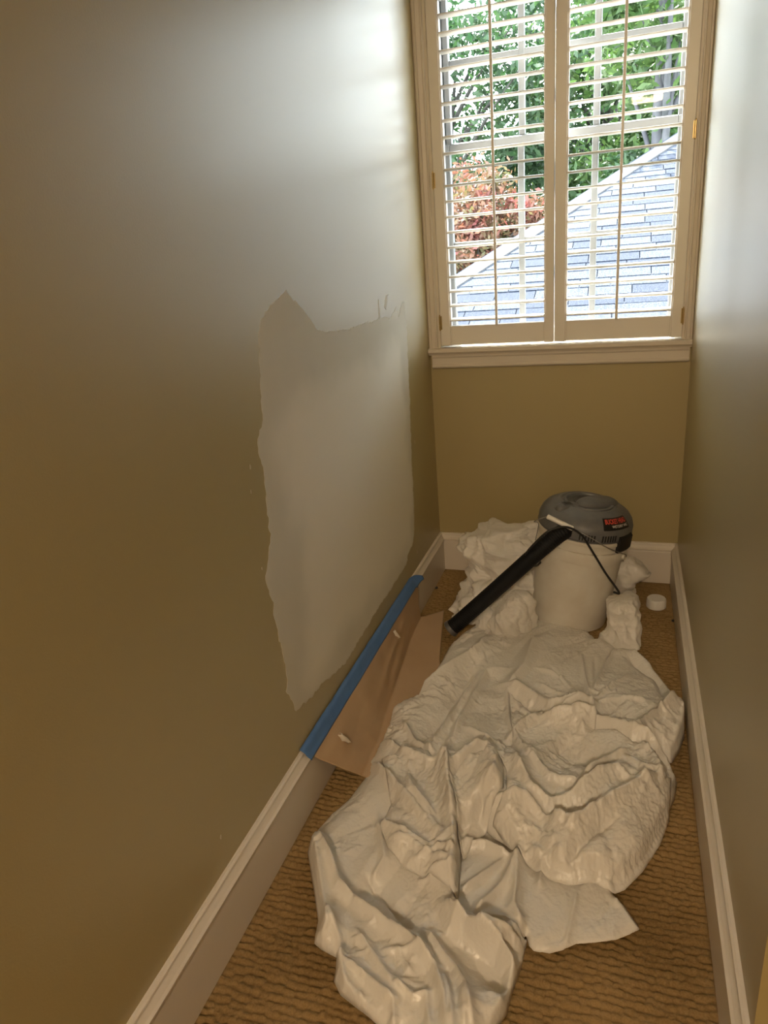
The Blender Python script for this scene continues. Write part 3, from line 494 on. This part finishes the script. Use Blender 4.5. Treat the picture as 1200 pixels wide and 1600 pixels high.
bunch('bunched_sheet', [(.02, .70, -.24, .05, .05), (.09, .71, -.23, .055, .05), (.125, .735, -.22, .068, .05), (.165, .735, -.22, .066, .045), (.195, .725, -.22, .035, .035), (.205, .725, -.22, .002, .002)], M_film, ps, 32, .016, 110, 80)

# ---------------------------------------------------------------- masking paper with blue tape
M_paper = mat('brown_masking_paper', (.44, .305, .185), .5, noise=(7, (.49, .345, .215), .25), bump=[(14, .25, .006), (200, .06, .0005)], spec=.3)
M_tape = mat('blue_painters_tape', (.06, .15, .36), .55, noise=(30, (.08, .18, .42), .3), bump=[(40, .2, .002)])
def masking():
    root = empty('masking_paper', (.02, -.93, 0)); tag(root, 'brown masking paper hanging from the left baseboard onto the carpet', 'masking paper')
    nt_, ns = 130, 60; ys0 = -.435; ys1 = -1.395; V = []
    for i in range(nt_):
        t = i / (nt_ - 1); y = ys0 + (ys1 - ys0) * t
        a = Vector((TB + .0055, y, .1405)); xb = .026 + .072 * min(1, t * 1.25) ** 1.2; b_ = Vector((xb, y - .02 + .115 * t ** 3, .004))
        dxe = .10 + .20 * min(1, t * 1.3); e = Vector((dxe, y + .055 - .09 * min(1, t * 4) + .10 * t ** 3, .0035))
        for j in range(ns):
            s_ = j / (ns - 1)
            if s_ < .5: p = a.lerp(b_, s_ * 2)
            else: p = b_.lerp(e, s_ * 2 - 1)
            c = math.exp(-((s_ - .5) / .16) ** 2); p = p + Vector((.006, 0, .010)) * c * (.3 + .7 * t)
            k = math.sin(min(1, s_ * 1.6) * math.pi)
            wv = mnoise.noise(Vector((s_ * 2.2, y * 9, 3))) * .010 + mnoise.noise(Vector((s_ * 5, y * 5 + s_ * 6, 8))) * .006 + .002 * max(0, 1 - abs((s_ - .30) - (t - .6) * .4) / .05) * (t > .25)
            wv += .004 * float(tri_noise(np.array([s_ * .3]), np.array([y]), .09, 5)[0])
            p = p + Vector((.7, 0, .7)) * (wv * k + .003 * k); p.z = max(p.z, .003); p.x = max(p.x, TB + .003); V.append(p)
    F = [(i * ns + j, i * ns + j + 1, (i + 1) * ns + j + 1, (i + 1) * ns + j) for i in range(nt_ - 1) for j in range(ns - 1)]
    m = MB().add(V, F); o = m.build('paper_sheet', M_paper, None, smooth=True); under(o, root)
    md = o.modifiers.new('thickness', 'SOLIDIFY'); md.thickness = .0005; md.offset = 1
    T = []; tp = [(.0015, .171), (.010, .1635), (.0145, .158), (.0165, .151), (.0205, .1455), (.0240, .1415), (.0250, .1375)]
    n = 90
    for i in range(n):
        t = i / (n - 1); y = -.47 - (1.418 - .47) * t + .0
        for (x, z) in tp: T.append((x + .0008 + .0012 * (mnoise.noise(Vector((y * 12, z * 60, 1))) + .5), y + .010 * (.17 - z) / .04 * (1 if i == n - 1 else 0), z + .0008))
    k = len(tp); TF = [(i * k + j, i * k + j + 1, (i + 1) * k + j + 1, (i + 1) * k + j) for i in range(n - 1) for j in range(k - 1)]
    # loose end, lifted off and twisted
    base = len(T); c0 = T[:k]
    for q in range(1, 10):
        u = q / 9
        for j, (x, y, z) in enumerate(c0):
            f = j / (k - 1); f2 = .45 + (f - .45) * (1 - .8 * u)
            T.append((.004 + f2 * .026 + .022 * u * u, -.47 + .058 * u, .171 - f2 * .040 - .004 * u + .010 * math.sin(u * 2.6) * (1 - f)))
    TF += [((base + (q - 1) * k + j) if q else j, (base + (q - 1) * k + j + 1) if q else j + 1, base + q * k + j + 1, base + q * k + j) for q in range(9) for j in range(k - 1)]
    o = MB().add(T, TF).build('blue_tape', M_tape, None, smooth=True); under(o, root); o['label'] = 'blue painter\'s tape along the baseboard top'
    md = o.modifiers.new('thickness', 'SOLIDIFY'); md.thickness = .0005; md.offset = 1
    M_torn = mat('torn_paper_core', (.85, .78, .68), .8)
    for (x, y, z, s_) in ((.056, -1.288, .114, 1.6), (.040, -.775, .120, 1.3)):
        V = []; 
        for i in range(9):
            for j in range(5):
                u, v = i / 8 - .5, j / 4 - .5; wdt = .5 * math.cos(u * 2.6) + .25
                V.append((x + .006 * math.cos(v * 3) * s_ + .012 * (u + .5) * s_ * .4, y + (v * .016 * wdt + u * .020 + .002 * mnoise.noise(Vector((u * 5, v * 5, y)))) * s_, z - (u * .030 + .003 * mnoise.noise(Vector((u * 7, v * 9, 2)))) * s_ + .003))
        F = [(i * 5 + j, i * 5 + j + 1, (i + 1) * 5 + j + 1, (i + 1) * 5 + j) for i in range(8) for j in range(4)]
        o = MB().add(V, F).build('torn_flap', M_torn, None, smooth=True); under(o, root); md = o.modifiers.new('thickness', 'SOLIDIFY'); md.thickness = .0008
masking()

# ---------------------------------------------------------------- bucket
M_buck = mat('milky_plastic', (.72, .70, .64), .42, noise=(12, (.60, .55, .47), .25), Subsurface_Weight=.0)
M_wire = mat('galvanised_wire', (.30, .29, .27), .4, .8)
M_white = mat('white_plastic', (.78, .76, .72), .35)
M_grey = mat('charcoal_plastic', (.115, .12, .13), .45, noise=(40, (.145, .145, .145), .2), bump=[(200, .08, .0005)])
M_grey2 = mat('dark_grey_plastic', (.055, .055, .058), .5)
M_black = mat('black_plastic', (.012, .012, .014), .45)
M_hose = mat('black_hose_rubber', (.006, .007, .009), .6, spec=.25, bump=[(80, .1, .001)])
TILT = Matrix.Rotation(math.radians(8.5), 4, 'Y')
BC = Vector((.545, -.34, .012))
bk = empty('bucket', BC); bk.rotation_euler = (0, math.radians(8.5), 0); tag(bk, 'white plastic five gallon bucket standing tilted in the drop cloth', 'bucket')
HZ = .340
MB().lathe([(.001, .004), (.120, .004), (.126, 0), (.1305, .004), (.132, .02), (.1405, .235), (.1415, .262)], 72).build('body', M_buck, bk, smooth=True, autos=.7)
MB().lathe([(.1415, .262), (.1495, .263), (.1505, .267), (.1510, .300), (.1500, .303), (.1425, .304), (.1430, .331), (.1520, .332), (.1528, .335), (.1525, .342), (.1505, .344), (.145, .344), (.143, .335)], 72).build('rim_band', M_buck, bk, smooth=True, autos=.6)
def rimpt(a, r, z): return Vector((r * math.cos(a), r * math.sin(a), z))
ea, eb = math.radians(-22), math.radians(-158)
for a in (ea, eb):
    MB().tube([rimpt(a, .148, .284), rimpt(a, .158, .284)], .011, 14).build('ear', M_buck, bk, smooth=True, autos=.7)
def loc(p): return TILT.inverted() @ (Vector(p) - BC)
g0, g1 = loc((.488, -.487, .437)), loc((.570, -.497, .402))
wl_ = catmull([rimpt(eb, .160, .284), rimpt(eb + .08, .163, .35), loc((.446, -.478, .414)), g0], 8)
wr_ = catmull([g1, loc((.63, -.502, .373)), loc((.68, -.495, .340)), rimpt(ea - .12, .164, .30), rimpt(ea, .160, .284)], 8)
MB().tube(wl_, .0014, 8).build('bail_wire', M_wire, bk, smooth=True); MB().tube(wr_, .0014, 8).build('bail_wire', M_wire, bk, smooth=True)
gd = (g1 - g0); MB().tube([g0 + gd * t for t in (0, .04, .08, .92, .96, 1)], [.0065, .0082, .0078, .0078, .0082, .0065], 16).build('grip', M_white, bk, smooth=True, autos=.8)

# ---------------------------------------------------------------- vacuum head, hose and cord
vc = empty('vacuum_head', BC); vc.rotation_euler = (0, math.radians(8.5), 0); tag(vc, 'grey wet dry vacuum head with black hose sitting on the bucket', 'vacuum')
H0 = HZ + .006
prof = [(.1440, H0), (.1535, H0 + .001), (.1545, H0 + .006), (.1545, H0 + .030), (.1515, H0 + .040), (.1475, H0 + .050), (.137, H0 + .064), (.118, H0 + .076), (.098, H0 + .084), (.094, H0 + .0865), (.090, H0 + .0865), (.088, H0 + .084), (.082, H0 + .084), (.080, H0 + .088), (.073, H0 + .089), (.070, H0 + .082), (.001, H0 + .081)]
MB().lathe(prof, 96).build('housing', M_grey, vc, smooth=True, autos=.5)
MB().lathe([(.069, H0 + .0815), (.069, H0 + .0835), (.064, H0 + .085), (.056, H0 + .0855), (.050, H0 + .084), (.046, H0 + .0862), (.040, H0 + .084), (.001, H0 + .084)], 64).build('top_disc', M_grey2, vc, smooth=True, autos=.4)
# carrying bridge: raised hump from front-left to back-right
hd = math.radians(38); HD = Vector((math.cos(hd), math.sin(hd), 0)); HP = Vector((-HD.y, HD.x, 0))
def hump(name, c, la, lb, h, z0, m, pw=2.6, seg=40):
    vs = []; fs = []; K = 10
    for k in range(K + 1):
        t = k / K; rr = math.cos(t * math.pi / 2) ** .6 if k < K else .001
        for q in range(seg):
            a = 2 * math.pi * q / seg; ca, sa = math.cos(a), math.sin(a)
            u = la * math.copysign(abs(ca) ** (2 / pw), ca) * rr; v = lb * math.copysign(abs(sa) ** (2 / pw), sa) * rr
            p = c + HD * u + HP * v; vs.append((p.x, p.y, z0 + h * math.sin(t * math.pi / 2)))
    for k in range(K):
        for q in range(seg): fs.append((k * seg + q, k * seg + (q + 1) % seg, (k + 1) * seg + (q + 1) % seg, (k + 1) * seg + q))
    return MB().add(vs, fs).build(name, m, vc, smooth=True, autos=.7)
hump('carry_handle', Vector((.028, .004, 0)), .078, .040, .026, H0 + .078, M_grey)
hump('switch_housing', Vector((-.062, -.060, 0)), .046, .022, .022, H0 + .070, M_grey)
hump('switch', Vector((-.066, -.064, 0)), .013, .010, .006, H0 + .0905, M_black, 6)
hump('switch_bezel', Vector((-.066, -.064, 0)), .017, .014, .003, H0 + .0905, M_grey2, 8)
# side slots
m = MB()
for c0 in (-93, -66):
    for q in range(6):
        a = math.radians(c0 + q * 3.4); R = Matrix.Rotation(a, 4, 'Z')
        m.box(.1530, .1556, -.0023, .0023, H0 + .008, H0 + .029, M=R)
m.build('vent_slots', M_black, vc)
# motor seam and latches
MB().lathe([(.1548, H0 + .0045), (.1556, H0 + .0055), (.1548, H0 + .0065)], 96).build('seam', M_grey2, vc, smooth=True)
for a in (-30, 55, 150):
    R = Matrix.Rotation(math.radians(a), 4, 'Z'); m = MB(); sw = .036
    for (r0, r1, z0, z1) in ((.150, .1625, H0 - .034, H0 + .026),):
        vs = []
        for k in range(9):
            b_ = (k / 8 - .5) * .46
            for r, z in ((r0, z0), (r1 - .004, z0), (r1, z0 + .006), (r1, z1 - .012), (r0, z1)): vs.append(R @ Vector((r * math.cos(b_), r * math.sin(b_), z)))
        fs = [(k * 5 + j, k * 5 + (j + 1) % 5, (k + 1) * 5 + (j + 1) % 5, (k + 1) * 5 + j) for k in range(8) for j in range(5)] + [(0, 1, 2, 3, 4), (40, 44, 43, 42, 41)]
        m.add(vs, fs)
    m.build('latch', M_black, vc, smooth=True, autos=.5)
# badge with its lettering, wrapped on the sloped shoulder
def cone(a, s_):       # a: degrees around, s_: 0 low edge .. 1 high edge on the shoulder
    r0, z0, r1, z1 = .1502, H0 + .0455, .121, H0 + .0765
    r = r0 + (r1 - r0) * s_; z = z0 + (z1 - z0) * s_ + .0035 * math.sin(s_ * math.pi); return Vector((r * math.cos(math.radians(a)), r * math.sin(math.radians(a)), z))
def cone_off(a, s_, o_): p = cone(a, s_); n = Vector((math.cos(math.radians(a)) * .65, math.sin(math.radians(a)) * .65, .76)); return p + n * o_
A0, A1 = -66, -24
vs = [cone_off(A0 + (A1 - A0) * i / 24, j / 6, .0010) for i in range(25) for j in range(7)]
MB().add(vs, [(i * 7 + j, i * 7 + j + 1, (i + 1) * 7 + j + 1, (i + 1) * 7 + j) for i in range(24) for j in range(6)]).build('badge', mat('badge_black', (.012, .012, .012), .35), vc, smooth=True)
def wrap_text(body, size, sa, sb, a0, a1, material, name, off):
    cu = bpy.data.curves.new(name, 'FONT'); cu.body = body; cu.size = 1; cu.align_x = 'LEFT'; cu.offset = off; cu.extrude = 0; cu.resolution_u = 3
    o = bpy.data.objects.new('tmp', cu); COL.objects.link(o); bpy.context.view_layer.update(); me = bpy.data.meshes.new_from_object(o)
    COL.objects.unlink(o); bpy.data.objects.remove(o)
    xs = [v.co.x for v in me.vertices]; ys = [v.co.y for v in me.vertices]; x0, x1, y0, y1 = min(xs), max(xs), min(ys), max(ys)
    bm = bmesh.new(); bm.from_mesh(me); bmesh.ops.triangulate(bm, faces=bm.faces); bmesh.ops.subdivide_edges(bm, edges=[e for e in bm.edges if e.calc_length() > .2], cuts=2); bm.to_mesh(me); bm.free()
    for v in me.vertices:
        t = (v.co.x - x0) / (x1 - x0); u = (v.co.y - y0) / (y1 - y0); v.co = cone_off(a0 + (a1 - a0) * t, sa + (sb - sa) * u, .0019)
    me.materials.append(material); me.name = name; return link(bpy.data.objects.new(name, me), vc)
M_red = mat('red_print', (.72, .09, .06), .5); M_wp = mat('white_print', (.75, .73, .70), .5)
wrap_text('BUCKET HEAD', 1, .42, .86, A0 + 3, A1 - 2.5, M_red, 'red_lettering', .025)
wrap_text('WET/DRY VAC', 1, .14, .32, A0 + 12, A1 - 3, M_wp, 'white_lettering', .015)
# hose port and hose (world space, then handed to the vacuum head)
def give(o):
    o.parent = vc; o.matrix_parent_inverse = (Matrix.Translation(BC) @ TILT).inverted(); return o
hp = catmull([(.575, -.440, .392), (.548, -.474, .386), (.520, -.492, .372), (.470, -.512, .330), (.375, -.525, .235), (.270, -.540, .130), (.200, -.552, .062), (.168, -.562, .034)], 40)
rad = []; acc = 0
for i, p in enumerate(hp):
    if i: acc += (p - hp[i - 1]).length
    rad.append(.0265 + 0.0006 * math.sin(acc * 2 * math.pi / .0075) - (.001 if acc < .05 else 0))
give(MB().tube(hp, rad, 28).build('hose', M_hose, None, smooth=True))
dirv = (hp[-1] - hp[-4]).normalized(); c_ = hp[-1]
give(MB().tube([c_ - dirv * .012, c_ - dirv * .004, c_ + dirv * .002, c_ + dirv * .004], [.0285, .0300, .0300, .0270], 28).build('hose_cuff', mat('grey_cuff', (.10, .10, .105), .35), None, smooth=True, autos=.6))
give(MB().tube([(.600, -.405, .392), (.565, -.452, .390), (.556, -.462, .389)], [.036, .036, .033], 28).build('hose_port', M_grey2, None, smooth=True, autos=.6))
c1 = catmull([(.47, -.33, .235), (.452, -.45, .245), (.428, -.520, .282), (.426, -.530, .320), (.457, -.540, .366), (.500, -.540, .409), (.550, -.520, .416), (.592, -.512, .393), (.617, -.506, .355), (.671, -.506, .262), (.716, -.500, .190), (.700, -.490, .184)], 10)
give(MB().tube(c1, .0036, 10).build('power_cord', M_black, None, smooth=True))

# ---------------------------------------------------------------- small white cap on the carpet
lc = MB().lathe([(.001, .0355), (.025, .0355), (.0300, .0345), (.0325, .031), (.0328, .026), (.0335, .0245), (.0338, .002), (.032, 0), (.001, 0)], 48).build('jar_cap', M_white, None, smooth=True, autos=.7)
lc.location = (.846, -.215, .0); tag(lc, 'small round white plastic cap alone on the carpet in the far right corner', 'cap')
for k, (x, y, n_, lb) in enumerate([(.899, -.315, .006, 'small dark speck of debris by the right baseboard near the cap'), (.026, -.20, .006, 'small dark scrap against the left baseboard near the far corner')]):
    m = MB(); m.lathe([(.001, 0), (n_, .001), (n_ * .9, .004), (n_ * .4, .0065), (.001, .007)], 9, M=Matrix.Diagonal((1, 1.6 if k else 1, 1, 1)))
    o = m.build('debris', M_black, None, smooth=True); o.location = (x - .001 * (k == 0), y, 0); tag(o, lb, 'debris')

# ---------------------------------------------------------------- outdoors: lawn, neighbouring roof, trees
M_lawn = mat('lawn', (.04, .08, .02), .9, noise=(2, (.07, .11, .03), .2))
struct(MB().box(-30, 30, .6, 45, -3.3, -3.2).build('trim_1', M_lawn)); bpy.data.objects['trim_1'].name = 'ground'
M_shg = mat('grey_shingle', (.014, .019, .032), .9, noise=(90, (.052, .058, .074), .12), spec=.15, bump=[(250, .4, .003)])
M_shg2 = mat('dark_shingle', (.008, .012, .024), .9, noise=(90, (.028, .034, .050), .12), spec=.15, bump=[(250, .4, .003)])
M_rim = mat('white_fascia', (.065, .065, .07), .8)
rf = empty('neighbouring_roof', (.5, 2, .8)); tag(rf, 'grey shingled roof with white edge trim seen through the window', 'roof')
# roof plane rises away from the window; its left edge climbs to the right
A_, B_ = Vector((-.686, 3.0, .932)), Vector((1.077, 6.0, 2.093))
up = (B_ - A_); sl = math.atan2(up.z, up.y); dirU = Vector((0, math.cos(sl), math.sin(sl))); nU = Vector((0, -math.sin(sl), math.cos(sl)))
def edge_x(u): return A_.x + (B_.x - A_.x) * (u / (up.y / math.cos(sl)))      # u: distance up the slope from A
def rp(x, u, n_=0): return Vector((x, A_.y, A_.z)) + dirU * u + nU * n_
U0, U1 = -1.35, 4.6
m = MB(); V = [rp(edge_x(U0), U0, -.02), rp(4.5, U0, -.02), rp(4.5, U1, -.02), rp(edge_x(U1), U1, -.02)]
V += [v - Vector((0, 0, .12)) for v in V]
m.add(V, [(0, 1, 2, 3), (7, 6, 5, 4), (0, 4, 5, 1), (1, 5, 6, 2), (2, 6, 7, 3), (3, 7, 4, 0)]); o = under(m.build('roof_deck', M_shg2, None), rf)
cm = None; u = U0; row = 0; cnt_ = 0; shm = {}
rr_ = random.Random(4); far = MB()
while u < U1 - .2:
    x = edge_x(u + .08) + .02 - rr_.uniform(0, .15); first = True
    while x < 2.6:
        wdt = rr_.choice((.22, .30, .38)); xe = edge_x(u + .08) + .03; xa = max(x, xe); xb = x + wdt - .006
        if xb > xa + .03:
            vis = xa < 1.5 and u < 3.6
            if vis and cnt_ < 298 and not (xa > x):
                key = (wdt, rr_.randrange(2))
                if key not in shm:
                    q = MB().box(0, wdt - .006, 0, .175, 0, .009); mm = q.build('shingle', M_shg if key[1] else M_shg2, None); shm[key] = mm.data; bpy.data.objects.remove(mm)
                s_ = bpy.data.objects.new('shingle', shm[key]); COL.objects.link(s_); s_.parent = rf; s_.matrix_parent_inverse = Matrix.Translation(-Vector(rf.location))
                s_.location = rp(x, u, rr_.uniform(0, .003)); s_.rotation_euler = (sl - .035, 0, 0); cnt_ += 1
            else:
                R = Matrix.Translation(rp(xa, u, 0)) @ Matrix.Rotation(sl - .035, 4, 'X'); far.box(0, xb - xa, 0, .175, 0, .009, M=R)
        x += wdt
    u += .145; row += 1
o = under(far.build('distant_shingles', M_shg, None), rf); o['kind'] = 'stuff'
# white trim boards along the climbing edge
def edge_board(name, o0, o1, n0, n1, m_):
    V = []
    for u in (U0, U1):
        e = edge_x(u)
        for (a, b_) in ((o0, n0), (o1, n0), (o1, n1), (o0, n1)): V.append(rp(e + a, u, b_))
    under(MB().add(V, [(0, 1, 2, 3), (7, 6, 5, 4), (0, 4, 5, 1), (1, 5, 6, 2), (2, 6, 7, 3), (3, 7, 4, 0)]).build(name, m_, None), rf)
edge_board('edge_trim', -.10, .06, -.02, .02, M_rim); edge_board('drip_edge', -.13, -.10, -.05, .012, M_shg2); edge_board('fascia_board', -.20, -.13, -.14, -.03, M_rim)

def leaf_mat(name, c1, c2):
    m = mat(name, c1, .55, noise=(3.5, c2, .18)); nt = m.node_tree; b = nt.nodes['Principled BSDF']; out = nt.nodes['Material Output']
    tl = nt.nodes.new('ShaderNodeBsdfTranslucent'); mx = nt.nodes.new('ShaderNodeMixShader'); mx.inputs[0].default_value = .4
    nt.links.new(b.inputs['Base Color'].links[0].from_socket, tl.inputs[0]); nt.links.new(b.outputs[0], mx.inputs[1]); nt.links.new(tl.outputs[0], mx.inputs[2]); nt.links.new(mx.outputs[0], out.inputs[0]); return m
M_bark = mat('grey_bark', (.03, .026, .024), .9, noise=(6, (.055, .05, .045), .2)); M_pale = mat('pale_bark', (.09, .088, .095), .9, noise=(5, (.05, .048, .056), .15, (1, 1, .4)))
def tree(name, x, y, r, zc, rx, ry, rz, nleaf, lm_, label, seed, bark=M_bark, clumps=40, ls=.07, shell=.5):
    rng = np.random.RandomState(seed); root = empty(name, (x, y, -3.2)); tag(root, label, 'tree')
    m = MB(); top = Vector((0, 0, zc + 3.2 + rz * .3)); m.tube(catmull([(0, 0, -.05), (r * .4, 0, top.z * .35), (-r * .5, .1, top.z * .7), top], 6), [r * (1 - .75 * i / 18) for i in range(19)], 10); m.build('trunk', bark, root, smooth=True)
    cl = []
    for k in range(clumps):
        d = rng.normal(size=3); d /= np.linalg.norm(d); q = rng.uniform(shell, 1); cl.append((d[0] * rx * q, d[1] * ry * q, zc + 3.2 + d[2] * rz * q))
    m = MB()
    for c in cl[::2]:
        z0 = max(.5, c[2] - 1.0 - rng.rand()); m.tube(catmull([(0, 0, min(z0, top.z)), (c[0] * .5, c[1] * .5, (min(z0, top.z) + c[2]) / 2 + .1), c], 3), [r * .32 * (1 - .8 * i / 6) for i in range(7)], 5)
    m.build('branches', bark, root, smooth=True)
    cl = np.array(cl); cs = rng.uniform(.25, .62, clumps) * min(rx, rz) * .6
    ci = rng.randint(0, clumps, nleaf); P = cl[ci] + rng.normal(size=(nleaf, 3)) * (cs[ci] * .55)[:, None] * np.array([1, 1, .7])
    a = rng.normal(size=(nleaf, 3)); a /= np.linalg.norm(a, axis=1)[:, None]; b_ = np.cross(a, rng.normal(size=(nleaf, 3))); b_ /= np.linalg.norm(b_, axis=1)[:, None]
    s_ = rng.uniform(.6, 1.3, nleaf)[:, None] * ls; V = np.stack([P - a * s_, P + b_ * s_ * .42, P + a * s_, P - b_ * s_ * .42], 1).reshape(-1, 3)
    me = bpy.data.meshes.new('foliage'); me.vertices.add(len(V)); me.vertices.foreach_set('co', V.astype(np.float32).ravel()); F = np.arange(nleaf * 4, dtype=np.int32); me.loops.add(len(F)); me.loops.foreach_set('vertex_index', F); me.polygons.add(nleaf)
    me.polygons.foreach_set('loop_start', np.arange(0, len(F), 4, dtype=np.int32)); me.update(calc_edges=True); me.materials.append(lm_)
    o = link(bpy.data.objects.new('foliage', me), root); o['kind'] = 'stuff'
G1 = leaf_mat('green_leaves', (.025, .065, .014), (.08, .13, .035)); G2 = leaf_mat('dark_green_leaves', (.012, .038, .015), (.04, .08, .026)); G3 = leaf_mat('red_leaves', (.18, .045, .042), (.08, .085, .03))
tree('leafy_tree', -2.6, 12, .16, 3.2, 2.4, 2.0, 2.9, 13000, G2, 'loose dark green tree with bare sky gaps at the upper left of the window', 1, clumps=60, ls=.085)
tree('leafy_tree', .2, 14, .18, 3.4, 2.2, 2.0, 3.0, 15000, G1, 'tall bright green tree behind the middle of the window', 2, clumps=60, ls=.09)
tree('leafy_tree', 1.9, 10.5, .14, 2.9, 1.7, 1.5, 2.6, 14000, G1, 'bushy green tree behind the right side of the window above the roof', 3, clumps=46, ls=.075)
tree('maple_tree', -1.35, 7.6, .09, 1.25, 1.15, 1.0, 1.05, 13000, G3, 'red-leaved maple tree behind the lower left panes', 4, clumps=46, ls=.05, shell=.2)
tree('hedge_tree', .3, 9.5, .10, 1.0, 1.9, 1.2, 1.5, 12000, G2, 'dense green shrubby tree rising just behind the roof edge', 5, clumps=44, ls=.06, shell=.1)
tree('pale_tree', 1.10, 9.0, .17, 4.6, 1.8, 1.6, 2.0, 7000, G1, 'tree with a pale mottled trunk at the right edge of the window', 6, bark=M_pale, clumps=30, ls=.08)
for k, (x, y, h_) in enumerate([(-6, 20, 6), (-2, 22, 5), (2.2, 21, 6.5), (6, 19, 6), (-.2, 18, 3)]):
    tree('backdrop_tree', x, y, .22, h_ * .45 - .8, 2.8, 2.0, h_ * .55, 9000, G2, ['far dark green tree, leftmost beyond the lawn', 'far dark green tree second from left beyond the lawn', 'tallest far dark green tree right of centre', 'far dark green tree, rightmost beyond the lawn', 'low far dark green tree at the centre beyond the lawn'][k], 20 + k, clumps=40, ls=.13, shell=.2)
